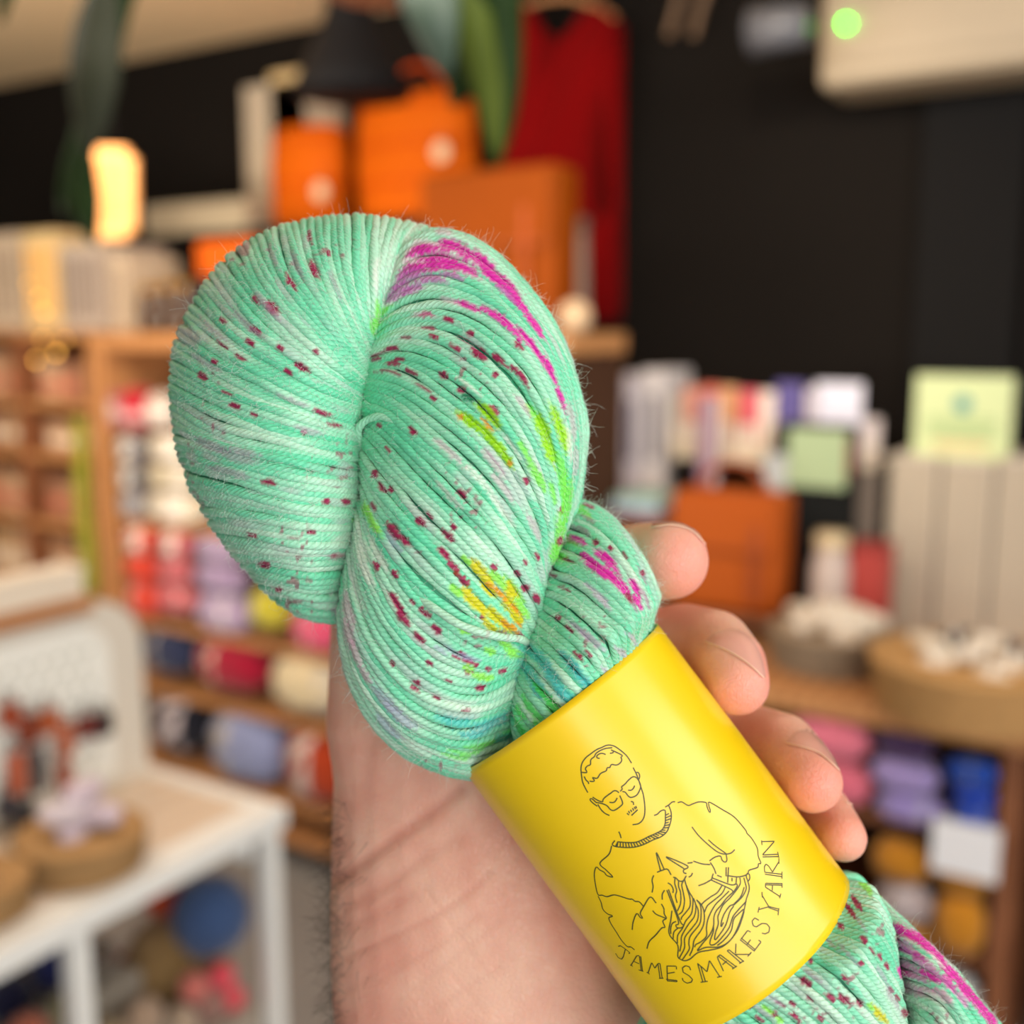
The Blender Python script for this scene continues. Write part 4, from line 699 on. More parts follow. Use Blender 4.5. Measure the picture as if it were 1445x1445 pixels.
C_MINT = np.array(s2l((130, 230, 190))); C_DEEP = np.array(s2l((84, 210, 166))); C_PALE = np.array(s2l((194, 236, 214))); C_GREY = np.array(s2l((190, 200, 202)))
C_CRI = np.array(s2l((160, 40, 95)))
def dye_colour(PX, T, L, sid, front=True, th=None):
    """colour of the yarn: PX pixels, T unit tangent (px), L length in mm, th angle round the strand"""
    x, y = PX[:, 0], PX[:, 1]; th = np.zeros(len(x)) if th is None else th
    ply = np.cos(6*th-PLY*L)
    a = N1(x/95+3, y/95+7); b = N2(L/14+sid*5.37, np.full_like(L, sid*0.37)); c = N3(x/70+9, y/70)
    col = C_MINT + (C_PALE-C_MINT)*np.clip((0.45*a+0.8*b-0.38)*1.6, 0, 1)[:, None]
    col = col + (C_DEEP-col)*np.clip((0.72-0.5*b-0.5*c)*1.5, 0, 0.85)[:, None]
    g = np.clip((N4(L/9+sid*3.1, np.full_like(L, sid*0.71))+0.5*N3(x/60, y/60+30)-1.02)*2.6, 0, 0.6)
    col = col + (C_GREY-col)*g[:, None]
    fine = N4(x/4.2+sid*3.3, y/4.2)+0.6*N2(x/2.1, y/2.1+sid)          # 0..1.6
    sp = N2(x/7+3.1, y/7+8.7)*0.75 + N1(x/60+40, y/60+11)*0.62
    col = col + (C_CRI-col)*np.clip((sp-1.06)*6, 0, 0.7)[:, None]
    if front:
        for (bx, by, hl, hw, bc, k) in DYE:
            dx = x-bx; dy = y-by; R2 = hl+hw+9
            idx = np.nonzero((np.abs(dx) < R2) & (np.abs(dy) < R2))[0]
            if not len(idx): continue
            dx = dx[idx]; dy = dy[idx]; t = T[idx]
            dp = dx*t[:, 0]+dy*t[:, 1]; dn = -dx*t[:, 1]+dy*t[:, 0]
            big = hl*hw > 260
            q = np.sqrt((dp/(hl*1.0+1.5))**2 + (dn/(hw*0.95+1.2))**2) + (fine[idx]-0.8)*(0.42 if not big else 0.5) 
            w = np.clip((1.2-q)*(1.2 if big else 1.9), 0, 1); w = w*w*(3-2*w)*k
            col[idx] = col[idx] + (bc-col[idx])*w[:, None]
    return col
def paint(V, P3, PX, T2, L, sid, fr=None):
    """dye colours for every vertex of a tube"""
    n = len(L); W = V.reshape(n, NS, 3); vx = W[..., 0]/W[..., 2]*F+722.5; vy = -W[..., 1]/W[..., 2]*F+722.5
    rep_ = lambda q: np.repeat(q, NS, 0); th = np.tile(np.arange(NS)*2*math.pi/NS, n); XY = np.stack([vx.ravel(), vy.ravel()], 1)
    if fr is None: return dye_colour(XY, rep_(T2), rep_(L), sid, True, th)
    f = rep_(fr) > 0.5; out = np.zeros((n*NS, 3)); a = rep_(T2); b = rep_(L)
    if f.any(): out[f] = dye_colour(XY[f], a[f], b[f], sid, True, th[f])
    if (~f).any(): out[~f] = dye_colour(XY[~f]+500, a[~f], b[~f], sid+31, False, th[~f])
    return out

NS = 10
PLY = 5.0                                     # ply phase per mm of yarn
def tube(P, R, tw, lobes=4, amp=0.13, ph=0.0, ns=NS):
    n = len(P); T = np.gradient(P, axis=0); T /= np.linalg.norm(T, axis=1)[:, None]+1e-9
    ref = np.array([0.31, 0.2, 0.93]); A = np.cross(T, ref); A /= np.linalg.norm(A, axis=1)[:, None]+1e-9
    for i in range(1, n):                     # keep the frame from flipping
        v = A[i-1]-T[i]*np.dot(A[i-1], T[i]); A[i] = v/(np.linalg.norm(v)+1e-9)
    B = np.cross(T, A)
    L = np.r_[0, np.cumsum(np.linalg.norm(np.diff(P, axis=0), axis=1))]
    th = np.arange(ns)*2*math.pi/ns
    rr = np.full((n, ns), R)*(1+0.05*np.sin(L*1.3+ph)[:, None])
    V = P[:, None, :]+rr[..., None]*(np.cos(th)[None, :, None]*A[:, None, :]+np.sin(th)[None, :, None]*B[:, None, :])
    i = np.arange(n-1)[:, None]*ns; j = np.arange(ns)[None, :]; k = (np.arange(ns)+1)[None, :] % ns
    Q = np.stack([i+j, i+k, i+ns+k, i+ns+j], -1).reshape(-1, 4)
    return V.reshape(-1, 3), Q, L

# yarn materials -------------------------------------------------
def yarn_material(name='dyed_yarn'):
    m = bpy.data.materials.new(name); m.use_nodes = True; nt = m.node_tree; n = nt.nodes; L = nt.links; b = n['Principled BSDF']
    at = n.new('ShaderNodeAttribute'); at.attribute_name = 'dye'
    tc = n.new('ShaderNodeTexCoord'); t = n.new('ShaderNodeTexNoise'); t.inputs['Scale'].default_value = 1700; t.inputs['Detail'].default_value = 3
    L.new(tc.outputs['Object'], t.inputs['Vector'])
    hs = n.new('ShaderNodeMix'); hs.data_type = 'RGBA'; hs.blend_type = 'MULTIPLY'; hs.inputs[0].default_value = 0.35
    rmp = n.new('ShaderNodeMapRange'); rmp.inputs[1].default_value = 0.3; rmp.inputs[2].default_value = 0.7; rmp.inputs[3].default_value = 0.75; rmp.inputs[4].default_value = 1.15
    L.new(t.outputs['Fac'], rmp.inputs[0]); L.new(at.outputs['Color'], hs.inputs[6]); L.new(rmp.outputs[0], hs.inputs[7]); L.new(hs.outputs[2], b.inputs['Base Color'])
    b.inputs['Roughness'].default_value = 0.5; b.inputs['Sheen Weight'].default_value = 0.2; b.inputs['Sheen Roughness'].default_value = 0.4
    b.inputs['Specular IOR Level'].default_value = 0.5
    b.inputs['Subsurface Weight'].default_value = 0.0
    bp = n.new('ShaderNodeBump'); bp.inputs['Strength'].default_value = 0.55; bp.inputs['Distance'].default_value = 0.00012
    L.new(t.outputs['Fac'], bp.inputs['Height'])
    uv = n.new('ShaderNodeUVMap'); uv.uv_map = 'strand'; sx = n.new('ShaderNodeSeparateXYZ'); L.new(uv.outputs[0], sx.inputs[0])
    def mth(op, a, b_=None):
        q = n.new('ShaderNodeMath'); q.operation = op
        for k_, v in enumerate((a, b_)):
            if v is None: continue
            if isinstance(v, (int, float)): q.inputs[k_].default_value = v
            else: L.new(v, q.inputs[k_])
        return q.outputs[0]
    ang = mth('SUBTRACT', mth('MULTIPLY', sx.outputs[1], 12*math.pi), mth('MULTIPLY', sx.outputs[0], PLY))
    hgt = mth('POWER', mth('ABSOLUTE', mth('COSINE', mth('MULTIPLY', ang, 0.5))), 0.7)      # rounded plies with sharp grooves
    b2 = n.new('ShaderNodeBump'); b2.inputs['Strength'].default_value = 1.0; b2.inputs['Distance'].default_value = 0.00012
    L.new(hgt, b2.inputs['Height']); L.new(bp.outputs['Normal'], b2.inputs['Normal']); L.new(b2.outputs['Normal'], b.inputs['Normal'])
    return m
YARN = yarn_material()

def set_uv(me, Q, L):
    """u = length along the strand in mm, v = once round"""
    n = len(L); uv = me.uv_layers.new(name='strand'); ring = Q//NS; side = (Q % NS).astype(float)
    side = np.where((side == 0) & ((Q % NS).max(1, keepdims=True) == NS-1), NS, side)
    uv.data.foreach_set('uv', np.stack([np.asarray(L)[ring], side/NS], -1).astype(np.float32).ravel())
def set_dye(me, C):
    a = me.color_attributes.new('dye', 'FLOAT_COLOR', 'POINT')
    a.data.foreach_set('color', np.c_[C, np.ones(len(C))].astype(np.float32).ravel())

def ell(t, e, p=2.0):                         # height of a rounded profile: 1 at t=0, e at t=1
    a = (1-e**p)**(1/p); return (1-np.clip(t*a, 0, 1)**p)**(1/p)

AX0 = pxz(792, 985, 242.5); AX1 = pxz(1046, 1332, 237.0)
ax = (AX1-AX0); AXL = np.linalg.norm(ax); ax = ax/AXL
bu = np.cross(ax, [0, 0, 1.0]); bu /= np.linalg.norm(bu); bv = np.cross(bu, ax)          # bu across, bv towards/away
if bv[2] > 0: bv = -bv; 
R_L = 26.6
def squeeze(P, keep=1.05):
    """yarn that would push through the paper band is pressed in under it"""
    t = (P-AX0)@ax; rad = P-AX0-t[:, None]*ax; r = np.linalg.norm(rad, axis=1)
    lo = np.clip((t+6.0)/6.0, 0, 1); hi = np.clip((AXL+7.0-t)/6.0, 0, 1); w = lo*hi; w = w*w*(3-2*w)
    lim = R_L-keep-0.62; f = np.where(r > lim, lim/np.maximum(r, 1e-6), 1.0)
    return AX0+t[:, None]*ax+rad*(1+(f-1)*w)[:, None]
R_Y = 0.94; STEP = 0.35
SKEIN_ROOT = None
def lobe(parent, name, guides, n_str, H, zc, mu, eu, m=0.5, e0=0.35, e1=0.0, pu=2.6, wrap=False, seed=1, tuck0=7.0, tuck1=0.0, back=14, bulge_back=0.9, zt=None, label=None, kmid=0.5, hb=None, sq=False):
    """A bundle of strands.  guides: list of px polylines across u.  H, zc, e0, e1 may be per-guide lists."""
    G = len(guides); K = 64
    grid = np.stack([resample(cr(g), K) for g in guides])          # G,K,2
    gu = np.linspace(0, 1, G)
    arr = lambda v: (np.full(G, float(v)) if np.isscalar(v) else np.asarray(v, float))
    Hs, zcs, e0s, e1s, ms = arr(H), arr(zc), arr(e0), arr(e1), arr(m)
    ztv = arr(zt if zt is not None else 0)
    def xy(u):                                 # catmull-rom across guides
        f = np.clip(u, 0, 1)*(G-1); i = min(int(f), G-2); t = f-i
        a, b, c, d = grid[max(i-1, 0)], grid[i], grid[i+1], grid[min(i+2, G-1)]
        return 0.5*((2*b)+(c-a)*t+(2*a-5*b+4*c-d)*t*t+(-a+3*b-3*c+d)*t**3)
    gi = lambda A, u: np.interp(u, gu, A)
    def hu(u):
        if u < mu: return float(ell((mu-u)/max(mu, 1e-6), eu[0], pu))
        return float(ell((u-mu)/max(1-mu, 1e-6), eu[1], pu))
    def prof(u, s):
        mm = gi(ms, u); return np.where(s < mm, ell((mm-s)/mm, gi(e0s, u)), ell((s-mm)/(1-mm), gi(e1s, u)))
    def curve(u, dr=0.0, du=0.0, ext=True):
        """3-D camera-space points of the strand at u, front side (and wrapped behind when wrap)"""
        # sample s densely near a silhouette end
        ph = np.linspace(0, 1, 150); s = 1-(1-ph)**1.8 if wrap else ph
        g = xy(u); ks = np.linspace(0, 1, K)
        X = np.interp(s, ks, g[:, 0]); Y = np.interp(s, ks, g[:, 1])
        h = gi(Hs, u)*hu(u)
        z = gi(zcs, u)+gi(ztv, u)*s-(h+dr)*prof(u, s)
        P = pxz(X, Y, z); PX = np.stack([X, Y], 1)
        fr = np.ones(len(P), bool)
        if wrap:                               # behind: same path back, other side
            s2 = s[::-1][1:110]; X2 = np.interp(s2, ks, g[:, 0]); Y2 = np.interp(s2, ks, g[:, 1])
            z2 = gi(zcs, u)+(h*bulge_back+dr)*prof(u, s2)
            P = np.vstack([P, pxz(X2, Y2, z2)]); PX = np.vstack([PX, np.stack([X2, Y2], 1)]); fr = np.r_[fr, np.zeros(len(X2), bool)]
        if ext and tuck0:
            d = P[0]-P[3]; d[2] = 0; d /= np.linalg.norm(d)+1e-9
            e = np.stack([P[0]+d*q*1.6+np.array([0, 0, tuck0*q]) for q in (1.0, 0.66, 0.33)])
            P = np.vstack([e, P]); PX = np.vstack([np.repeat(PX[:1], 3, 0), PX]); fr = np.r_[[True]*3, fr]
        if ext and tuck1 and not wrap:
            d = P[-1]-P[-4]; d[2] = 0; d /= np.linalg.norm(d)+1e-9
            e = np.stack([P[-1]+d*q*1.6+np.array([0, 0, tuck1*q]) for q in (0.33, 0.66, 1.0)])
            P = np.vstack([P, e]); PX = np.vstack([PX, np.repeat(PX[-1:], 3, 0)]); fr = np.r_[fr, [True]*3]
        return P, PX, fr
    # even spacing across u (3-D, at kmid of each strand)
    us = np.linspace(0, 1, 260); mid = []
    for u in us:
        P, _, _ = curve(u, ext=False); nfr = 150; mid.append(P[[int(nfr*kmid), int(nfr*min(kmid+0.25, 0.97)), int(nfr*0.2)]].ravel())
    mid = np.array(mid); D = np.stack([np.linalg.norm(np.diff(mid[:, 3*k:3*k+3], axis=0), axis=1) for k in range(3)]).max(0)
    D = np.r_[0, np.cumsum(D)]
    if n_str is None: n_str = max(3, int(D[-1]/1.64))
    uu = np.interp(np.linspace(0.2, n_str-1.2, n_str)/(n_str-1)*D[-1], D, us)
    rs = np.random.default_rng(seed)
    # core body: the packed yarn below the visible strands
    cu = np.linspace(0, 1, 36); rows = []
    for u in cu:
        g = xy(u); s = np.linspace(0, 1, 30); ks = np.linspace(0, 1, K)
        X = np.interp(s, ks, g[:, 0]); Y = np.interp(s, ks, g[:, 1]); h = gi(Hs, u)*hu(u); pr = prof(u, s)
        zf = gi(zcs, u)+gi(ztv, u)*s-np.maximum(h*pr-1.25, 0); zb = gi(zcs, u)+gi(ztv, u)*s+np.maximum((hb if hb else h*bulge_back)*pr*max(hu(u), 0.02)/max(hu(u), 0.02)-0.9, 0)
        rows.append(np.vstack([pxz(X, Y, zf), pxz(X, Y, zb)[::-1]]))
    V = np.array(rows); nr, nc = V.shape[:2]
    cen = V.mean(axis=1, keepdims=True); V = cen+(V-cen)*0.985
    a = np.arange(nr-1)[:, None]*nc; j = np.arange(nc)[None, :]; k = (np.arange(nc)+1)[None, :] % nc
    Q = np.stack([a+j, a+k, a+nc+k, a+nc+j], -1).reshape(-1, 4)
    if sq: V = squeeze(V.reshape(-1, 3), 1.9)
    me = quad_mesh(name, mmw(V.reshape(-1, 3)), Q); set_dye(me, np.tile(C_DEEP*0.9, (nr*nc, 1)))
    body = link(name, me, YARN, parent)
    if label: body['label'] = label
    strands = []
    for i, u in enumerate(uu):
        dr = rs.normal(0, 0.27); P, PX, fr = curve(u, dr)
        # wander sideways so that strands cross and bunch
        Ld = np.r_[0, np.cumsum(np.linalg.norm(np.diff(P, axis=0), axis=1))]
        Tn = np.gradient(P, axis=0); Tn /= np.linalg.norm(Tn, axis=1)[:, None]+1e-9
        side = np.cross(Tn, np.array([0, 0, 1.0])); side /= np.linalg.norm(side, axis=1)[:, None]+1e-6
        w = (N1(Ld/13+i*3.7+seed, np.full_like(Ld, i*0.9))-0.5)*1.25; v = (N2(Ld/9+i*2.9, np.full_like(Ld, i*1.3+seed))-0.5)*0.6
        P = P+side*w[:, None]*np.array([1, 1, 0.3])+np.array([0, 0, 1.0])*v[:, None]
        if sq: P = squeeze(P)
        M = resample(np.c_[P, PX, fr], step=STEP); P = M[:, :3]; PX = M[:, 3:5]; fr = M[:, 5]
        T2 = np.gradient(PX, axis=0); T2 /= np.linalg.norm(T2, axis=1)[:, None]+1e-6
        V, Q, Ls = tube(P, R_Y*(1+rs.normal(0, 0.035)), 5.4, ph=rs.random()*6)
        sid = seed*100+i
        me = quad_mesh('yarn_strand', mmw(V), Q); set_dye(me, paint(V, P, PX, T2, Ls, sid, fr)); set_uv(me, Q, Ls)
        o = link('yarn_strand', me, YARN, body); strands.append(P[fr > 0.5])
    if back and not wrap:                      # the far side, joined
        VV, QQ, CC = [], [], []; off = 0
        for i, u in enumerate(np.interp(np.linspace(0, 1, int(n_str*0.8)), np.linspace(0, 1, 260), us)):
            g = xy(u); s = np.linspace(0, 1, 40); ks = np.linspace(0, 1, K)
            z = gi(zcs, u)+gi(ztv, u)*s+(gi(Hs, u)*hu(u)*bulge_back if not hb else hb*hu(u))*prof(u, s)
            P = pxz(np.interp(s, ks, g[:, 0]), np.interp(s, ks, g[:, 1]), z)
            if sq: P = squeeze(P)
            P = resample(P, step=1.2)
            V, Q, Ls = tube(P, R_Y*1.05, 5.4, ns=6); sid = seed*100+i+57
            PXb = np.stack([Ls*6, Ls*0+i*20], 1); C = dye_colour(PXb, np.tile([1.0, 0], (len(PXb), 1)), Ls, sid, False)
            VV.append(V); QQ.append(Q+off); CC.append(np.repeat(C, 6, 0)); off += len(V)
        me = quad_mesh('yarn_strands', mmw(np.vstack(VV)), np.vstack(QQ)); set_dye(me, np.vstack(CC))
        o = link('yarn_strands', me, YARN, body); o['kind'] = 'stuff'
    return body, strands

skein = empty('yarn_skein', tuple(mmw(pxz(780, 820, 241))))
tag(skein, 'mint green hand dyed yarn skein twisted up, magenta and lime speckles, held in the hand', 'yarn')
class _P:                                       # children keep world coordinates
    pass
def adopt(o, p):
    o.parent = p; o.matrix_parent_inverse = Matrix.Translation(p.location).inverted()

GA = [pts(s, *Z7) for s in (
 '700,470 722,370 775,220 830,140 880,105', '692,500 698,380 715,220 745,75', '684,540 650,420 600,240 590,65', '678,580 590,440 490,250 450,85',
 '672,620 540,480 380,290 310,130', '665,670 500,560 300,400 175,225', '660,720 470,640 230,500 80,365', '655,780 440,710 200,610 22,500',
 '650,850 420,790 180,710 8,620', '648,920 420,870 200,820 10,730', '645,990 430,960 230,910 32,850', '640,1060 440,1050 260,1010 68,960',
 '630,1130 460,1130 290,1100 122,1065', '615,1200 470,1210 330,1190 185,1160', '600,1280 490,1290 390,1275 258,1250', '590,1360 520,1370 440,1360 332,1333',
 '583,1425 550,1432 500,1427 435,1408')]
# u runs from the top right strand round the left to the bottom
LOBE_A, SA = lobe(None, 'yarn_bundle', GA, None, [19, 21, 23, 25, 26, 26, 26, 26, 26, 26, 26, 25, 24, 22, 19, 15, 11], 243.0, 0.5, (0.55, 0.25), m=0.42, e0=0.30, e1=0.0, pu=3.2, wrap=True, seed=1,
                  label='left loop of the twist, strands fanning to the crease', kmid=0.75)
adopt(LOBE_A, skein)
GB = [pts('848,133 905,118 1000,140 1110,210 1240,350 1330,500 1392,700 1400,900 1370,1060 1325,1150', *Z7),
 pts('790,190 840,145 930,135 1040,180 1160,290 1260,420 1340,570 1385,720 1392,880 1368,1030 1322,1160', *Z7),
 pts('750,290 810,220 900,195 1010,225 1120,300 1220,410 1300,540 1355,690 1376,850 1362,1010 1318,1180', *Z7),
 pts('715,390 790,320 890,285 1010,315 1120,380 1220,480 1290,590 1345,730 1358,880 1345,1030 1310,1200', *Z7),
 pts('695,470 780,410 900,395 1015,430 1130,510 1225,610 1290,730 1328,870 1335,1020 1305,1215', *Z7),
 pts('684,530 780,500 900,525 1020,600 1130,705 1215,825 1270,960 1300,1090 1295,1230', *Z7),
 pts('672,640 770,665 890,750 1010,850 1110,960 1190,1080 1245,1190 1270,1300', *Z7),
 pts('662,740 740,790 850,900 960,1010 1060,1120 1150,1230 1215,1330 1252,1400', *Z7),
 pts('656,900 710,1000 820,1130 930,1240 1040,1350 1130,1440 1205,1515', *Z7),
 pts('655,1010 705,1160 830,1340 960,1440 1080,1510 1195,1550', *Z7),
 pts('155,170 180,340 280,560 420,710 560,790 690,800 815,745', *Z8),
 pts('130,290 145,450 225,650 350,810 500,900 650,920 800,850', *Z8),
 pts('108,400 118,560 180,750 300,910 440,1010 600,1050 790,990', *Z8),
 pts('98,500 112,640 160,800 250,950 370,1060 500,1120 640,1145 795,1090', *Z8),
 pts('96,560 104,700 146,842 232,985 345,1095 470,1155 600,1190 760,1200', *Z8)]
LOBE_B, SB = lobe(None, 'yarn_bundle', GB, None, [20, 20, 21, 23, 24, 25, 26, 27, 27, 27, 26, 25, 23, 21, 19], [242]*15, 0.5, (0.0, 0.0), m=0.5,
                  e0=[0.8, 0.7, .62, .55, .5, .45, .42, .42, .42, .42, .45, .5, .55, .6, .7], e1=[.3, .3, .32, .35, .4, .4, .42, .45, .5, .55, .55, .6, .6, .65, .7], pu=2.8, seed=2, tuck0=8, tuck1=8,
                  label='middle loop of the twist crossing in front, magenta top and lime streaks', kmid=0.45)
adopt(LOBE_B, skein)
GC = [pts(s, *Z8) for s in (
 '1055,90 1110,110 1180,155 1250,230 1310,320 1355,410 1383,500 1390,590', '1040,130 1110,160 1190,225 1265,320 1320,420 1362,540 1400,700',
 '1010,215 1090,245 1190,325 1270,430 1330,550 1400,720', '990,290 1080,330 1200,420 1290,530 1400,720', '955,360 1060,410 1180,510 1290,620 1420,800',
 '925,440 1030,500 1160,610 1280,720 1420,880', '900,520 1000,590 1120,700 1230,800 1380,940', '880,590 970,670 1080,780 1180,870 1330,1010',
 '850,670 930,740 1030,850 1120,930 1260,1070', '825,740 890,820 980,910 1070,990 1200,1130', '805,820 850,900 920,980 1000,1050 1120,1190',
 '795,900 825,980 880,1050 950,1120 1050,1230', '792,980 815,1050 860,1110 910,1170 980,1260', '795,1040 805,1100 830,1160 860,1220 900,1290')]
LOBE_C, SC_ = lobe(None, 'yarn_bundle', GC, None, [25, 25, 25, 25, 25.2, 25.4, 25.6, 25.6, 25.4, 25.2, 25, 24.5, 23, 20], 242.5, 0.62, (0.0, 0.5), m=0.62,
                   e0=[.3, .33, .36, .4, .42, .45, .48, .5, .5, .5, .55, .6, .7, .8], e1=[.0, .1, .3, .5, .6, .72, .82, .9, .93, .95, .95, .95, .95, .95], pu=2.4, seed=3, tuck0=8, tuck1=0, sq=True,
                   label='right loop of the twist running under the paper band, teal and magenta', kmid=0.6)
adopt(LOBE_C, skein)
GD = [pts(s, *Z4) for s in (
 '560,120 640,215 712,300 770,400 822,500 850,600', '520,160 620,270 710,390 780,500 830,600 862,720', '470,240 590,370 690,490 780,620 845,740 876,840',
 '420,320 550,450 670,580 770,710 850,840 892,930', '360,400 500,540 630,670 750,800 840,920 900,1030', '290,480 440,620 580,740 710,870 810,990 900,1120',
 '220,560 380,690 520,810 650,930 760,1060 860,1200', '130,620 290,750 440,860 570,980 680,1110 780,1260', '20,680 190,800 340,910 470,1030 580,1160 670,1310',
 '-100,740 80,850 230,960 360,1080 460,1210 540,1350', '-220,800 -40,900 110,1010 230,1130 320,1250 400,1380', '-330,860 -170,950 -20,1060 90,1170 170,1290 240,1400',
 '-420,930 -290,1010 -160,1110 -60,1210 10,1310 70,1410', '-480,1000 -390,1070 -290,1150 -210,1240 -150,1330 -100,1420')]
LOBE_D, SD = lobe(None, 'yarn_bundle', GD, None, 25.0, 236.0, 0.42, (0.0, 0.0), m=0.42, e0=0.95, e1=[.45]*14, pu=2.3, seed=4, tuck0=0, tuck1=7, sq=True,
                  label='yarn coming out below the paper band, mint with crimson speckles', kmid=0.4)
adopt(LOBE_D, skein)
GE = [pts(s, *Z4) for s in (
 '780,400 860,475 940,545 1030,630 1120,730 1220,840 1310,950 1390,1080', '800,470 880,530 960,590 1050,670 1140,770 1230,880 1310,990 1380,1110',
 '830,540 910,590 1000,650 1090,740 1180,840 1260,950 1330,1060 1380,1150', '850,610 940,655 1030,715 1120,800 1200,900 1270,1010 1320,1110 1360,1200',
 '862,680 950,715 1050,770 1130,850 1200,950 1250,1050 1290,1140 1320,1230', '872,750 960,775 1050,825 1120,900 1180,1000 1220,1090 1250,1170 1270,1250',
 '880,820 950,840 1030,890 1090,960 1130,1050 1160,1130 1180,1200 1190,1270', '890,880 940,900 990,950 1040,1020 1070,1100 1090,1170 1100,1230 1100,1290',
 '892,940 920,970 950,1020 980,1090 1000,1150 1010,1210 1010,1260 1005,1310')]
LOBE_E, SE = lobe(None, 'yarn_bundle', GE, None, 21.0, 240.0, 0.55, (0.0, 0.5), m=0.45, e0=0.35, e1=0.3, pu=2.4, seed=5, tuck0=7, tuck1=7,
                  label='lowest loop at the skein end, bright magenta fading to pale mint', kmid=0.4)
adopt(LOBE_E, skein)

# two loose strands lying across the twist
def loose(s, fr, z, parent, sid):
    p = cr(pts(s, *fr)); zz = np.interp(np.linspace(0, 1, len(p)), np.linspace(0, 1, len(z)), z)
    M = resample(np.c_[pxz(p[:, 0], p[:, 1], zz), p], step=STEP)
    V, Q, Ls = tube(M[:, :3], R_Y*.85, 5.4); T2 = np.gradient(M[:, 3:5], axis=0); T2 /= np.linalg.norm(T2, axis=1)[:, None]
    C = dye_colour(M[:, 3:5], T2, Ls, sid, False)*0.4+C_PALE*0.6
    me = quad_mesh('yarn_strand', mmw(V), Q); set_dye(me, np.repeat(C, NS, 0)); set_uv(me, Q, Ls); o = link('yarn_strand', me, YARN, parent)
    o.matrix_parent_inverse = Matrix.Identity(4); return o
loose('655,850 640,800 648,770 680,748 720,742 770,765 800,800', Z7, [232, 229, 227.5, 226.0, 224, 222, 229], LOBE_B, 901)
loose('240,420 370,455 470,515 560,575 650,610 740,632 815,640 850,655', Z8, [224, 216.6, 214, 213.2, 214.0, 217.5, 222, 229], LOBE_B, 902)

# fuzz: fine stray fibres standing off the strands
def fuzz(strands, n, seed, parent):
    rs = np.random.default_rng(seed); V = []; Q = []; off = 0
    allp = [s for s in strands if len(s) > 6]
    cw = np.cumsum([len(s) for s in allp]); tot = cw[-1]
    cen = np.vstack(allp).mean(0)
    for _ in range(n):
        s = allp[int(np.searchsorted(cw, rs.integers(0, tot), side='right'))]; i = rs.integers(2, len(s)-3)
        p = s[i]; ta = float((p-AX0)@ax)
        if -1.5 < ta < AXL+2.5 and np.linalg.norm(p-AX0-ta*ax) < R_L-.2: continue
        t = s[i+1]-s[i-1]; t /= np.linalg.norm(t)+1e-9
        o = p-cen; o /= np.linalg.norm(o)
        view = -p/np.linalg.norm(p)
        nrm = o*0.8+view*0.35; nrm -= t*np.dot(nrm, t); nrm /= np.linalg.norm(nrm)+1e-9
        ln = rs.exponential(1.15)+0.8; ln = min(ln, 5.5); k = 7
        d = nrm*rs.uniform(0.2, 1.0)+t*rs.normal(0, 1.1)+rs.normal(0, 0.45, 3); d /= np.linalg.norm(d)
        curl = rs.normal(0, 0.55, 3); pt = p+nrm*R_Y*0.85; ps = [pt]
        for j in range(k-1):
            d = d+curl*0.5+rs.normal(0, 0.16, 3); d /= np.linalg.norm(d); pt = pt+d*ln/(k-1); ps.append(pt)
        ps = np.array(ps); T = np.gradient(ps, axis=0); a = np.cross(T, view); a /= np.linalg.norm(a, axis=1)[:, None]+1e-9; b = np.cross(T, a); b /= np.linalg.norm(b, axis=1)[:, None]+1e-9
        r = 0.029*np.linspace(1.15, 0.5, k)[:, None]
        ring = np.stack([ps+a*r, ps-a*r*0.5+b*r*0.87, ps-a*r*0.5-b*r*0.87], 1).reshape(-1, 3)
        ii = np.arange(k-1)[:, None]*3; jj = np.arange(3)[None]; kk = (np.arange(3)+1)[None] % 3
        V.append(ring); Q.append(np.stack([ii+jj, ii+kk, ii+3+kk, ii+3+jj], -1).reshape(-1, 4)+off); off += 3*k
    me = quad_mesh('loose_fibres', mmw(np.vstack(V)), np.vstack(Q)); o = link('loose_fibres', me, FIBRE, parent)
    o['kind'] = 'stuff'; return o
FIBRE = mat('wool_fibre', (216, 230, 222), 0.7, sheen=0.3)
for lb, st, n, sd in ((LOBE_A, SA, 6000, 11), (LOBE_B, SB, 4600, 12), (LOBE_C, SC_, 2400, 13), (LOBE_D, SD, 1200, 14), (LOBE_E, SE, 900, 15)):
    fuzz(st, n, sd, lb)

# ------------------------------------------------------------------ paper band
def band_pt(th, t, dr=0.0):
    r = R_L+dr+0.30*np.sin(3*th+0.6)+0.16*np.sin(5*th+1.9+t*0.03)+0.05*np.sin(9*th+t*0.11)
    c = AX0+ax*t[..., None]
    return c+bu*(r*np.sin(th)*1.0)[..., None]+bv*(r*np.cos(th)*0.99)[..., None]
NT, NL = 160, 44
th = np.linspace(0, 2*math.pi, NT, endpoint=False); tt = np.linspace(-0.6, AXL+1.6, NL)
TH, TT = np.meshgrid(th, tt)
Vo = band_pt(TH, TT); Vi = band_pt(TH, TT, -0.22)
V = np.vstack([Vo.reshape(-1, 3), Vi.reshape(-1, 3)]); M_ = NT*NL
a = np.arange(NL-1)[:, None]*NT; j = np.arange(NT)[None]; k = (np.arange(NT)+1)[None] % NT
Qo = np.stack([a+j, a+k, a+NT+k, a+NT+j], -1).reshape(-1, 4); Qi = Qo[:, ::-1]+M_
r0 = np.stack([j[0], k[0], k[0]+M_, j[0]+M_], -1)[:, ::-1]; e = (NL-1)*NT; r1 = np.stack([j[0]+e, k[0]+e, k[0]+M_+e, j[0]+M_+e], -1)
me = quad_mesh('paper_band', mmw(V), np.vstack([Qo, Qi, r0, r1]))
bmq = bmesh.new(); bmq.from_mesh(me); bmesh.ops.recalc_face_normals(bmq, faces=bmq.faces); bmq.to_mesh(me); bmq.free()
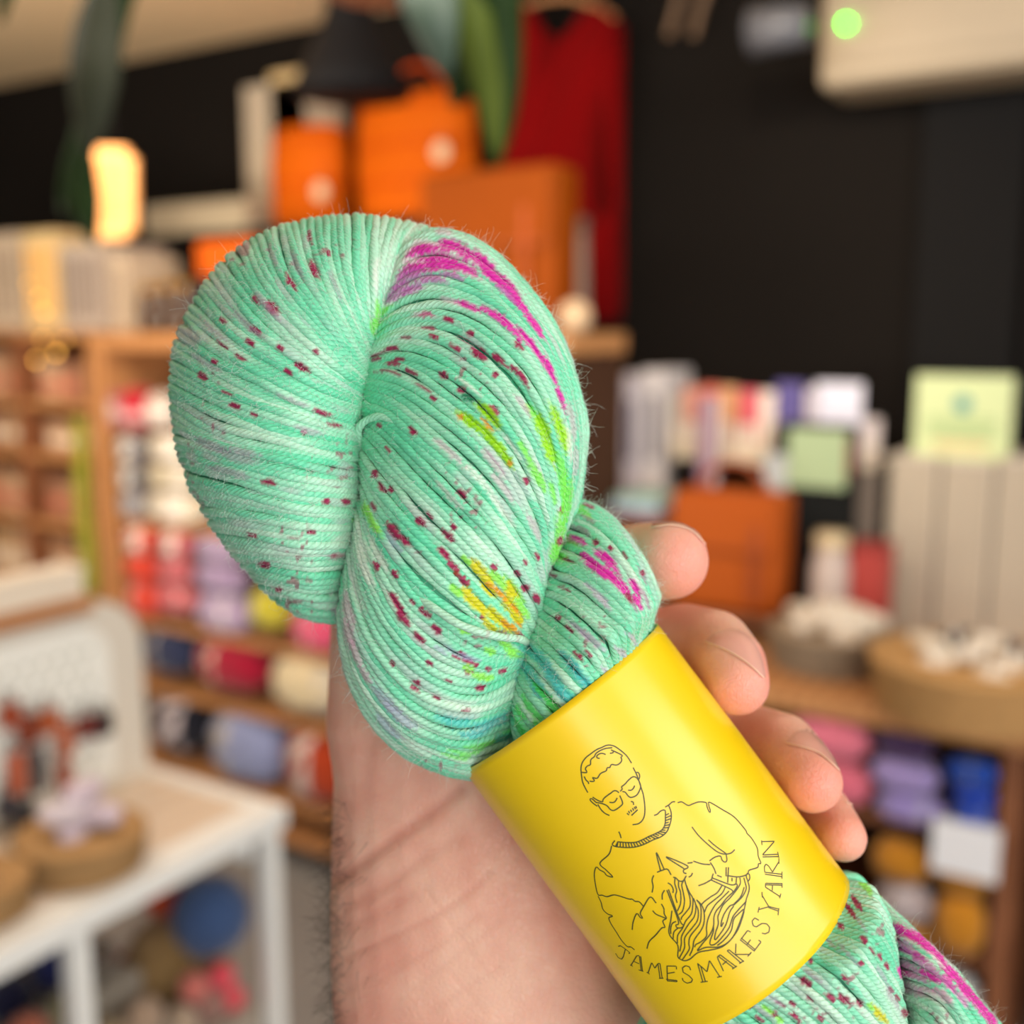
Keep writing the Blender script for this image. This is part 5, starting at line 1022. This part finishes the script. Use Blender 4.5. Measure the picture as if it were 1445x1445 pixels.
def band_material():
    m = bpy.data.materials.new('yellow_gloss_paper'); m.use_nodes = True; nt = m.node_tree; n = nt.nodes; L = nt.links; b = n['Principled BSDF']
    b.inputs['Base Color'].default_value = (*s2l((243, 208, 4)), 1); b.inputs['Roughness'].default_value = 0.36
    b.inputs['Coat Weight'].default_value = 0.35; b.inputs['Coat Roughness'].default_value = 0.22
    tc = n.new('ShaderNodeTexCoord'); t = n.new('ShaderNodeTexNoise'); t.inputs['Scale'].default_value = 2600; t.inputs['Detail'].default_value = 3
    L.new(tc.outputs['Object'], t.inputs['Vector']); bp = n.new('ShaderNodeBump'); bp.inputs['Strength'].default_value = 0.12; bp.inputs['Distance'].default_value = 0.00005
    L.new(t.outputs['Fac'], bp.inputs['Height']); L.new(bp.outputs['Normal'], b.inputs['Normal']); return m
band = link('paper_band', me, band_material()); adopt(band, skein); band['label'] = 'glossy yellow paper band printed with a line drawing of a knitter'
bvh = BVHTree.FromPolygons([tuple(v) for v in mmw(Vo.reshape(-1, 3))], [tuple(int(x) for x in q) for q in Qo])
def cast(p):
    d = Vector(ray(p[0], p[1])).normalized(); h = bvh.ray_cast(Vector(CAM), d)
    return (h[0], h[1]) if h[0] is not None else None
TILE = {1: (800, 1040), 2: (920, 1120), 3: (830, 1180), 4: (930, 1210), 5: (860, 1280), 6: (970, 1170)}
DRAW = {1: '''265,705 230,640 200,570 187,490 180,400 195,330 240,265 310,210 380,160 440,135 500,108 550,103 610,120 670,160 720,200 770,250 822,330|195,450 245,455 255,440 235,405 260,370 300,350 305,290 350,250 370,210 430,170 500,145 575,137
415,272 385,265 382,240 420,212 460,210 490,222|552,208 590,200 592,185|565,165 620,190 705,235 688,260 700,290 680,330 630,358 570,350 545,390 515,390 500,430 430,465 385,525 325,515 350,550 335,567 293,562|222,505 245,550 270,570 278,595
845,392 880,460 915,550 950,660 975,740 990,850 995,930 985,1010 960,1065 910,1105 840,1117|880,455 905,450 925,480 925,520 910,540|682,690 708,660 695,638 740,600 790,545 840,508 880,515 915,555 940,620 930,670 890,740 820,770 780,750 745,705 710,695
783,678 820,678 850,650 862,622|660,710 640,690 600,685 560,715 490,765 460,800 455,825 400,810 330,767|375,835 440,845 510,875 550,920 590,937 640,915 705,860 705,820 675,748|385,880 330,840 295,800 305,785 325,790 375,835|545,832 590,835 620,815 640,778
395,860 440,930 490,975 540,998|818,822 845,830 850,862|768,972 790,992|785,945 800,970|812,928 825,952|838,908 850,935|860,893 872,918|878,883 888,905|825,998 900,928|662,1208 678,1240 690,1285
1113,998 1150,985 1200,940 1250,935 1255,1000 1250,1110 1210,1185 1130,1230 1040,1270 960,1310 880,1340 770,1345 650,1335|610,1320 578,1370 620,1395 700,1405 800,1408 900,1395 1000,1360 1100,1310 1200,1270 1270,1210 1310,1120 1330,1030 1325,950 1300,880|1255,892 1300,865 1340,830 1375,825|650,1335 625,1385''',
2: '''330,115 380,105 460,150 520,130 600,105 690,115 700,160 730,235 745,220 725,150 735,110 900,205 1050,300 1190,460 1210,505 1270,570 1340,690 1355,800 1388,885 1355,895 1345,940 1240,975 1225,1010 1190,1040 1100,1060 960,1045
510,425 600,540 740,670 850,750 940,770 1010,755 1052,715|720,590 800,660 945,765|945,770 955,850 925,872 890,840 872,795 800,810 735,855|745,878 790,950 815,1020|530,860 640,895 740,903|455,885 515,878|832,1040 885,1062
780,1020 765,1070 755,1095 680,1140 595,1172|765,1072 1000,1160 1075,1150 1085,1180 1035,1250 1000,1215 755,1100|945,940 945,1050|975,940 965,1130|1020,1075 1020,1115|1078,1072 1070,1150|470,1062 500,1045 515,1012''',
3: '''300,125 265,230 150,345 230,430 310,510 300,520 240,500 200,455 150,430 105,392 80,470 90,590 125,740 180,750 240,770 320,748 390,758 520,800 560,800 600,830 650,835 700,885
130,765 165,840 190,930 250,990 310,1010 300,1025 265,1040 290,1110 360,1220 430,1330 500,1405 545,1410 590,1445|935,865 965,920 970,990 998,1045 952,1080 980,1160 940,1168 860,1260 780,1340 750,1430|825,950 870,995 990,1045
562,1190 575,1090 620,985 665,1035 695,1040 665,985 700,910 790,775 865,848|815,715 828,640 815,560 835,500|880,458 940,435 1010,420 1055,490|920,430 868,205 968,420|1220,412 990,262 1265,378 1215,430 1220,465 1250,475|1018,595 1060,625 1085,680 1080,720
972,690 945,740 945,805|1005,690 1150,1080 1118,1130 1135,1165 1190,1165 1215,1130 1170,1075 1025,680|1085,522 1115,530 1160,570 1210,568 1250,505''',
4: '''205,262 200,330 225,420 210,490 230,575|250,295 250,370 275,450 275,580 235,680|315,290 290,350 310,450 325,560 300,680 255,725|325,280 345,350 365,420 395,520 395,620 350,690 290,760 285,790
345,350 390,450 430,520 430,620 410,720 340,810 300,900 240,990 235,1090|440,520 470,620 450,750 370,860 290,1000 285,1100 265,1195|470,600 500,680 490,800 420,900 330,1020 325,1150 260,1280|480,540 530,620 535,760 510,860 400,1000 380,1100 385,1170 300,1300
490,550 545,610 575,700 575,820 540,920 450,1050 430,1160 390,1250|800,362 740,450 660,500 580,560 540,600|845,375 800,460 700,545 620,610 585,680 575,700|890,430 800,520 720,600 660,700 620,800 605,900 605,1000 540,1070 470,1110 455,1140
950,435 860,520 790,610 730,680 700,760 695,870 650,980 560,1090 490,1180|1030,260 1035,330 990,410 900,520 820,600 770,700 750,760 755,850 720,960 710,1050 760,1000 850,860 900,700 950,620|950,600 1040,500 1085,380|955,605 1060,500 1110,400 1100,330 1080,260
960,600 900,620 830,720 795,820 790,885 820,830|695,870 690,950 650,1070 660,1115 720,1100 800,1020 890,900 940,760 1000,680 1110,560|745,1120 830,1050 920,930 950,790 1010,720 1080,660 1075,720 1030,860 980,960 880,1080 760,1140 600,1145 490,1190
1120,210 1110,240 1130,300 1150,400 1110,540 1080,680 1000,900 920,1040 800,1140 650,1180 500,1210 400,1290 330,1315 280,1300 240,1260 240,1120 150,1010 125,930 150,800 165,680|1120,205 1150,215 1155,270 1135,300|215,815 170,840 150,900 150,970|240,900 190,950 180,1035'''}
LETTERS = {5: '''115,500 140,490 200,530 262,580 250,592|205,535 180,630 155,665 110,640 80,590|268,738 298,752|280,735 350,620 382,617 405,802|400,630 422,807|375,800 432,817|310,690 378,720|478,830 512,852|495,835 540,705 580,780 620,718 645,900|620,718 645,715 672,897|635,907 687,905
735,750 740,930|735,750 855,752 855,790|740,845 830,830|725,920 865,935 862,950 735,938|1035,800 1020,760 970,745 930,775 940,830 1010,870 1060,920 1045,955 990,970 940,940 930,905|1125,718 1190,950|1125,718 1165,755 1222,942|1165,752 1245,825 1275,680 1410,890|1165,958 1250,945|1375,895 1430,882''',
4: '''820,1445 750,1290 745,1265 780,1240 980,1390|765,1265 955,1410|935,1420 990,1385|810,1365 862,1320|870,1190 890,1175 1080,1325|870,1190 1045,1345|1025,1350 1080,1318|980,1100 975,1220|970,1235 1160,1235|1130,1260 1175,1210|1035,1050 1210,1190|1050,1030 1225,1175|1045,1040 1130,930 1165,950
1210,1195 1300,1075 1270,1055|1120,1110 1165,1050|1270,800 1220,770 1185,810 1200,870 1240,885 1310,840 1370,845 1410,890 1400,950 1350,975 1315,965''',
6: '''950,805 955,870|955,850 1035,985 1165,1020|1035,1000 1160,1045|1165,1010 1155,1095|1035,990 910,1025|915,995 900,1060|1205,695 995,690 995,740 1180,860|1000,710 1205,715|1205,690 1205,745|1190,825 1175,880|1085,715 1080,780|1200,575 985,550 980,480 1000,445 1035,470 1085,550|990,575 1200,605
1205,545 1205,630|1085,545 1160,425|1165,375 1165,440|945,145 950,200|948,160 1110,155 955,330 1155,320|960,355 1160,350|1150,290 1165,365'''}
def strokes(D):
    out = []
    for k_, s in D.items():
        ox, oy = TILE[k_]
        for q in s.replace('\n', '|').split('|'):
            if q.strip(): out.append((pts(q.strip(), ox, oy, 1445/160.0)))
    return out
def ink(name, lines, w, smooth_, m, lab):
    V = []; Q = []; off = 0
    for p in lines:
        p = resample(cr(p, 6) if (smooth_ and len(p) > 2) else p, step=1.6); hit = [cast(q) for q in p]
        hit = [h for h in hit if h]
        if len(hit) < 2: continue
        P = np.array([h[0] for h in hit]); Nn = np.array([h[1] for h in hit])
        sgn = np.sign(np.sum(Nn*(CAM-P), 1))[:, None]; Nn = Nn*sgn
        T = np.gradient(P, axis=0); S = np.cross(T, Nn); S /= np.linalg.norm(S, axis=1)[:, None]+1e-12
        P = P+Nn*0.00004; n = len(P); T = T/(np.linalg.norm(T, axis=1)[:, None]+1e-12)
        P[0] -= T[0]*w*0.4; P[-1] += T[-1]*w*0.4
        V.append(np.stack([P-S*w, P+S*w], 1).reshape(-1, 3)); i = np.arange(n-1)*2
        Q.append(np.stack([i, i+1, i+3, i+2], -1)+off); off += 2*n
    me = quad_mesh(name, np.vstack(V), np.vstack(Q), False); o = link(name, me, m, band)
    o.matrix_parent_inverse = Matrix.Identity(4); o['label'] = lab; return o
INK = mat('printed_ink', (74, 76, 34), 0.5)
dl = strokes(DRAW)
inner = cr(pts('1255,1000 1250,1110 1210,1185 1130,1230 1040,1270 960,1310 880,1340 770,1345 650,1335', 800, 1040, 1445/160)); outer = cr(pts('1326,960 1330,1030 1310,1120 1270,1210 1200,1270 1100,1310 1000,1360 900,1395 800,1408 700,1405 640,1398', 800, 1040, 1445/160))
ri, ro = resample(inner, 25), resample(outer, 25)
for i in range(0, 25):
    q = 1.0 if (i % 3 or i > 12) else 0.6
    dl.append(np.array([ro[i]*(1-q)+ri[i]*q if False else ri[i], ri[i]+(ro[i]-ri[i])*q]))
ink('printed_drawing', dl, 0.000125, True, INK, 'thin dark line drawing of a knitter wearing glasses')
ink('printed_lettering', strokes(LETTERS), 0.00011, False, INK, 'dark lettering reading JAMES MAKES YARN in an arc')
# ================================================================== THE HAND
def loft(rings):                              # rings: (cx,cy px, half width px, z, half depth mm, tilt rad)
    bm = bmesh.new(); prev = None; n = 28
    for (x0, y0, x1, y1, z, hd) in rings:     # left and right silhouette points of the section
        a = pxz(x0, y0, z); b = pxz(x1, y1, z); c = (a+b)/2; h = (b-a)/2; ring = []
        for i in range(n):
            t = 2*math.pi*i/n; ct, st = math.cos(t), math.sin(t)
            ring.append(bm.verts.new(tuple(c+h*ct+np.array([0, 0, -1.0])*hd*(abs(st)**0.9)*(1 if st > 0 else -1))))
        if prev:
            for i in range(n): bm.faces.new((prev[i], prev[(i+1) % n], ring[(i+1) % n], ring[i]))
        else: bm.faces.new(ring[::-1])
        prev = ring
    bm.faces.new(prev); bmesh.ops.recalc_face_normals(bm, faces=bm.faces); return bm
def capsule(ch):                              # chain of (px,py,z,r mm)
    bm = bmesh.new()
    P = [(pxz(a, b, c), r) for a, b, c, r in ch]
    Q = []
    for i in range(len(P)-1):
        for t in np.linspace(0, 1, 7)[:-1]: Q.append((P[i][0]*(1-t)+P[i+1][0]*t, P[i][1]*(1-t)+P[i+1][1]*t))
    Q.append(P[-1])
    for c, r in Q: bmesh.ops.create_icosphere(bm, subdivisions=3, radius=r, matrix=Matrix.Translation(tuple(c)))
    return bm
bms = [
 loft([(500, 640, 700, 600, 287, 9), (484, 700, 780, 640, 287, 15), (478, 800, 830, 720, 286, 20), (476, 880, 860, 800, 285, 23), (476, 960, 880, 880, 283, 25), (473, 1050, 860, 960, 281, 26),
       (470, 1150, 865, 1080, 280, 27), (467, 1250, 885, 1190, 279, 28), (468, 1345, 905, 1290, 279, 28), (474, 1445, 935, 1400, 279, 28), (484, 1560, 965, 1520, 280, 28), (500, 1700, 1000, 1660, 281, 28), (520, 1850, 1030, 1810, 282, 28)]),
 capsule([(560, 860, 282, 17), (560, 1020, 279, 18), (590, 1180, 276, 19), (640, 1330, 275, 19)]),      # ball of the thumb
 capsule([(560, 820, 288, 14), (530, 700, 292, 12), (505, 600, 294, 10), (470, 520, 292, 9)]),            # thumb, lies behind the left loop
 capsule([(700, 850, 288, 14), (800, 830, 285, 12), (870, 800, 270, 9.6), (915, 792, 258, 9.3), (944, 791, 252, 9.2)]),       # index
 capsule([(760, 960, 288, 14), (880, 930, 285, 12), (965, 905, 272, 9.6), (1008, 912, 262, 9.0), (1031, 938, 252, 8.3), (1040, 964, 247, 7.4)]),
 capsule([(820, 1060, 288, 14), (960, 1060, 284, 11), (1060, 1045, 272, 9.0), (1104, 1056, 261, 8.5), (1132, 1085, 251, 7.6), (1146, 1104, 246, 6.9)]),
 capsule([(880, 1160, 286, 13), (1040, 1140, 282, 10), (1125, 1125, 270, 7.4), (1160, 1145, 260, 6.8), (1182, 1173, 251, 5.9), (1189, 1182, 248, 5.5)])]
J = bmesh.new()
for b in bms:
    tmp = bpy.data.meshes.new('t'); b.to_mesh(tmp); b.free(); J.from_mesh(tmp); bpy.data.meshes.remove(tmp)
me0 = bpy.data.meshes.new('hand_raw'); J.to_mesh(me0); J.free()
ob = bpy.data.objects.new('hand_raw', me0); COL.objects.link(ob)
md = ob.modifiers.new('r', 'REMESH'); md.mode = 'VOXEL'; md.voxel_size = 0.85
sm = ob.modifiers.new('s', 'SMOOTH'); sm.factor = 0.5; sm.iterations = 9
dg = bpy.context.evaluated_depsgraph_get(); me = bpy.data.meshes.new_from_object(ob.evaluated_get(dg)); bpy.data.objects.remove(ob)
n = len(me.vertices); co = np.empty(n*3, np.float32); me.vertices.foreach_get('co', co); co = co.reshape(-1, 3).astype(float)
no = np.empty(n*3, np.float32); me.vertices.foreach_get('normal', no); no = no.reshape(-1, 3).astype(float)
X = co[:, 0]/co[:, 2]*F+722.5; Y = -co[:, 1]/co[:, 2]*F+722.5
front = no[:, 2] < 0.3
def seg_dist(X, Y, line):
    d = np.full(len(X), 1e9)
    for i in range(len(line)-1):
        a, b = line[i], line[i+1]; ab = b-a; t = np.clip(((X-a[0])*ab[0]+(Y-a[1])*ab[1])/(ab@ab), 0, 1)
        d = np.minimum(d, np.hypot(X-(a[0]+t*ab[0]), Y-(a[1]+t*ab[1])))
    return d
ZH = (420, 900, 2.652)
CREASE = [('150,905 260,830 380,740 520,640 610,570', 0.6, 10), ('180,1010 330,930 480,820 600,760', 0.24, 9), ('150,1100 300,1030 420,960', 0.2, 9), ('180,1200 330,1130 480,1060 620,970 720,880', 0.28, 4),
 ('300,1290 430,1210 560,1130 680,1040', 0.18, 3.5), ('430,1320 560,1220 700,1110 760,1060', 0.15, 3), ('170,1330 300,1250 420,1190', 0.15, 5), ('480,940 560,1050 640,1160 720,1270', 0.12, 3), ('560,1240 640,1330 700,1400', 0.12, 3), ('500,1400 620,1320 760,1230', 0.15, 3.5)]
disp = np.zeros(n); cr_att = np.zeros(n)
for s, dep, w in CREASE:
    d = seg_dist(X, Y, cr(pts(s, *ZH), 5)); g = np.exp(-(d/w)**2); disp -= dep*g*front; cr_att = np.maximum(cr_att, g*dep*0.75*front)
for s, dep, w in (('985,985 1000,955 1012,925', .0, 4), ('1085,1062 1100,1090 1112,1115', .0, 4)): pass
disp += 0.25*(N1(X/60, Y/60)-0.5)*(X < 900)
co = co+no*disp[:, None]
tip = np.zeros(n)
for (tx, ty, tr) in ((975, 790, 75), (1050, 975, 75), (1155, 1110, 65), (1200, 1185, 55)): tip = np.maximum(tip, np.clip(1.25-np.hypot(X-tx, Y-ty)/tr, 0, 1))
me.vertices.foreach_set('co', mmw(co).astype(np.float32).ravel())
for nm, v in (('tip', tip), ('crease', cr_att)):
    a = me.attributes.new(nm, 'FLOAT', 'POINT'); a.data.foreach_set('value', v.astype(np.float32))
me.polygons.foreach_set('use_smooth', [True]*len(me.polygons)); me.update()
me.flip_normals()
def skin_material():
    m = bpy.data.materials.new('skin'); m.use_nodes = True; nt = m.node_tree; N = nt.nodes; L = nt.links; b = N['Principled BSDF']
    tc = N.new('ShaderNodeTexCoord'); t = N.new('ShaderNodeTexNoise'); t.inputs['Scale'].default_value = 55; t.inputs['Detail'].default_value = 5
    L.new(tc.outputs['Object'], t.inputs['Vector'])
    r = N.new('ShaderNodeMapRange'); r.inputs[1].default_value = 0.35; r.inputs[2].default_value = 0.68; L.new(t.outputs['Fac'], r.inputs[0])
    m1 = N.new('ShaderNodeMix'); m1.data_type = 'RGBA'; m1.inputs[6].default_value = (*s2l((238, 192, 172)), 1); m1.inputs[7].default_value = (*s2l((226, 160, 142)), 1); L.new(r.outputs[0], m1.inputs[0])
    a1 = N.new('ShaderNodeAttribute'); a1.attribute_name = 'tip'; a2 = N.new('ShaderNodeAttribute'); a2.attribute_name = 'crease'
    m2 = N.new('ShaderNodeMix'); m2.data_type = 'RGBA'; m2.inputs[7].default_value = (*s2l((240, 142, 130)), 1)
    mt = N.new('ShaderNodeMath'); mt.operation = 'MULTIPLY'; mt.inputs[1].default_value = 0.5; L.new(a1.outputs['Fac'], mt.inputs[0]); L.new(mt.outputs[0], m2.inputs[0]); L.new(m1.outputs[2], m2.inputs[6])
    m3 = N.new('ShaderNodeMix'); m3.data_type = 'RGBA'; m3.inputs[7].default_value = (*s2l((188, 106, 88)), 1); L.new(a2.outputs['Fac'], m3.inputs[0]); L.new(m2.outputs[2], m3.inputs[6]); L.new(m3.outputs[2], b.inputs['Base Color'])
    b.inputs['Roughness'].default_value = 0.44; b.inputs['Subsurface Weight'].default_value = 0.35; b.inputs['Subsurface Radius'].default_value = (1.0, 0.35, 0.2); b.inputs['Subsurface Scale'].default_value = 0.004
    # fine skin lines: stretched cells + fine ridges
    vo = N.new('ShaderNodeTexVoronoi'); vo.feature = 'DISTANCE_TO_EDGE'; vo.inputs['Scale'].default_value = 820
    mp = N.new('ShaderNodeMapping'); mp.inputs['Rotation'].default_value = (0.4, 0.7, 0.9); mp.inputs['Scale'].default_value = (1.0, 0.55, 1.0); L.new(tc.outputs['Object'], mp.inputs['Vector']); L.new(mp.outputs[0], vo.inputs['Vector'])
    c = N.new('ShaderNodeMapRange'); c.inputs[1].default_value = 0.0; c.inputs[2].default_value = 0.12; L.new(vo.outputs['Distance'], c.inputs[0])
    bp = N.new('ShaderNodeBump'); bp.inputs['Strength'].default_value = 0.42; bp.inputs['Distance'].default_value = 0.00022; L.new(c.outputs[0], bp.inputs['Height'])
    wv = N.new('ShaderNodeTexWave'); wv.inputs['Scale'].default_value = 620; wv.inputs['Distortion'].default_value = 3; L.new(tc.outputs['Object'], wv.inputs['Vector'])
    b2 = N.new('ShaderNodeBump'); b2.inputs['Distance'].default_value = 0.00005; mt2 = N.new('ShaderNodeMath'); mt2.operation = 'MULTIPLY'; mt2.inputs[1].default_value = 0.5
    L.new(a1.outputs['Fac'], mt2.inputs[0]); L.new(mt2.outputs[0], b2.inputs['Strength']); L.new(wv.outputs['Fac'], b2.inputs['Height']); L.new(bp.outputs['Normal'], b2.inputs['Normal']); L.new(b2.outputs['Normal'], b.inputs['Normal'])
    return m
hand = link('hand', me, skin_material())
tag(hand, 'bare left hand with palm and wrist up, fingertips curling round the yarn skein', 'hand')
hb_ = BVHTree.FromPolygons([tuple(v) for v in mmw(co)], [tuple(p.vertices) for p in me.polygons])
def nail(edge, arc, lift=0.0002):
    A_ = resample(cr(pts(edge, 840, 700, 2.7275)), 14); B_ = resample(cr(pts(arc, 840, 700, 2.7275)), 14); rows = []
    for t in np.linspace(0, 1, 9):
        row = []
        for i in range(14):
            p = A_[i]*(1-t)+B_[i]*t; d = Vector(ray(*p)).normalized(); h = hb_.ray_cast(Vector(CAM), d)
            row.append((np.array(h[0]), np.array(h[1])) if h[0] is not None else None)
        rows.append(row)
    last = next(r for row in rows for r in row if r)
    for row in rows:
        for i, r in enumerate(row):
            if r is None: row[i] = last
            last = row[i]
    V = []
    for k_, row in enumerate(rows):
        t = k_/8
        for i, (p, nn) in enumerate(row):
            rim = min(1.0, min(i, 13-i)/2.5+0.15)
            V.append(p+nn*(0.00028*(1.0-t)**0.6*rim+0.00006))
    Q = [[a_*14+i, a_*14+i+1, (a_+1)*14+i+1, (a_+1)*14+i] for a_ in range(8) for i in range(13)]
    bm = bmesh.new(); vs = [bm.verts.new(tuple(v)) for v in V]
    for q in Q: bm.faces.new([vs[i] for i in q])
    bmesh.ops.recalc_face_normals(bm, faces=bm.faces); o = obj('fingernail', bm, NAIL, None, True); o.parent = hand; return o
NAIL = mat('fingernail', (222, 166, 154), 0.22, coat=0.5, sss=0.15)
NEDGE = mat('nail_tip', (240, 200, 176), 0.35, coat=0.3)
def nail_rim(o, edge):
    p = resample(cr(pts(edge, 840, 700, 2.7275)), 24); P = []
    for q in p:
        h = hb_.ray_cast(Vector(CAM), Vector(ray(*q)).normalized())
        if h[0] is not None: P.append(np.array(h[0])+np.array(h[1])*0.0003)
    if len(P) < 4: return
    V, Q, _ = tube(np.array(P)*1000, 0.17, 0, ns=6); me = quad_mesh('nail_edge', V/1000, Q); r = link('nail_edge', me, NEDGE, o); r['label'] = 'pale free edge of the nail'
for ed, ar in (('425,562 500,592 580,642 645,700', '428,552 470,520 540,512 600,548 640,618 655,700'),
               ('735,952 790,967 860,992 935,1055', '738,943 775,908 820,897 872,922 910,972 938,1050'),
               ('962,1182 1002,1202 1036,1262', '968,1176 1015,1190 1045,1255'),
               ('215,125 300,116 370,138 420,186', '222,104 318,100 388,128 434,178')):
    o = nail(ed, ar); nail_rim(o, ed)
# dark hairs on the wrist edge
def hairs():
    rs = np.random.default_rng(5); V = []; Q = []; off = 0; made = 0
    cands = np.where((np.abs(no[:, 0]+0.92) < 0.35) & (X < 490) & (Y > 1130) & (Y < 1700) & (no[:, 2] > -0.75))[0]
    c2 = np.where((X > 470) & (X < 520) & (Y > 1180) & (Y < 1600) & (no[:, 2] < -0.2))[0]
    for it in range(600):
        i = rs.choice(cands) if it < 530 else rs.choice(c2); p = co[i]; nn = no[i]
        ln = rs.uniform(3.5, 10); k = 8; d = nn*0.55+np.array([-0.25, -0.9, rs.normal(0, .4)])*rs.uniform(.5, 1.1)+rs.normal(0, .35, 3); d /= np.linalg.norm(d)
        if rs.random() < .35: d[1] *= -0.6
        ps = [p-nn*0.2]; curl = rs.normal(0, .22, 3)
        for j in range(k-1): d = d+curl*.4; d /= np.linalg.norm(d); ps.append(ps[-1]+d*ln/(k-1))
        ps = np.array(ps); T = np.gradient(ps, axis=0); a = np.cross(T, [0.1, 0.2, 1]); a /= np.linalg.norm(a, axis=1)[:, None]; b = np.cross(T, a); b /= np.linalg.norm(b, axis=1)[:, None]
        r = 0.052*np.linspace(1, .3, k)[:, None]; ring = np.stack([ps+a*r, ps-a*r*.5+b*r*.87, ps-a*r*.5-b*r*.87], 1).reshape(-1, 3)
        ii = np.arange(k-1)[:, None]*3; jj = np.arange(3)[None]; kk = (np.arange(3)+1)[None] % 3
        V.append(ring); Q.append(np.stack([ii+jj, ii+kk, ii+3+kk, ii+3+jj], -1).reshape(-1, 4)+off); off += 3*k
    me = quad_mesh('wrist_hair', mmw(np.vstack(V)), np.vstack(Q)); o = link('wrist_hair', me, mat('dark_hair', (44, 32, 26), .5), hand); o['kind'] = 'stuff'; o['label'] = 'short dark hairs along the wrist edge'
hairs()
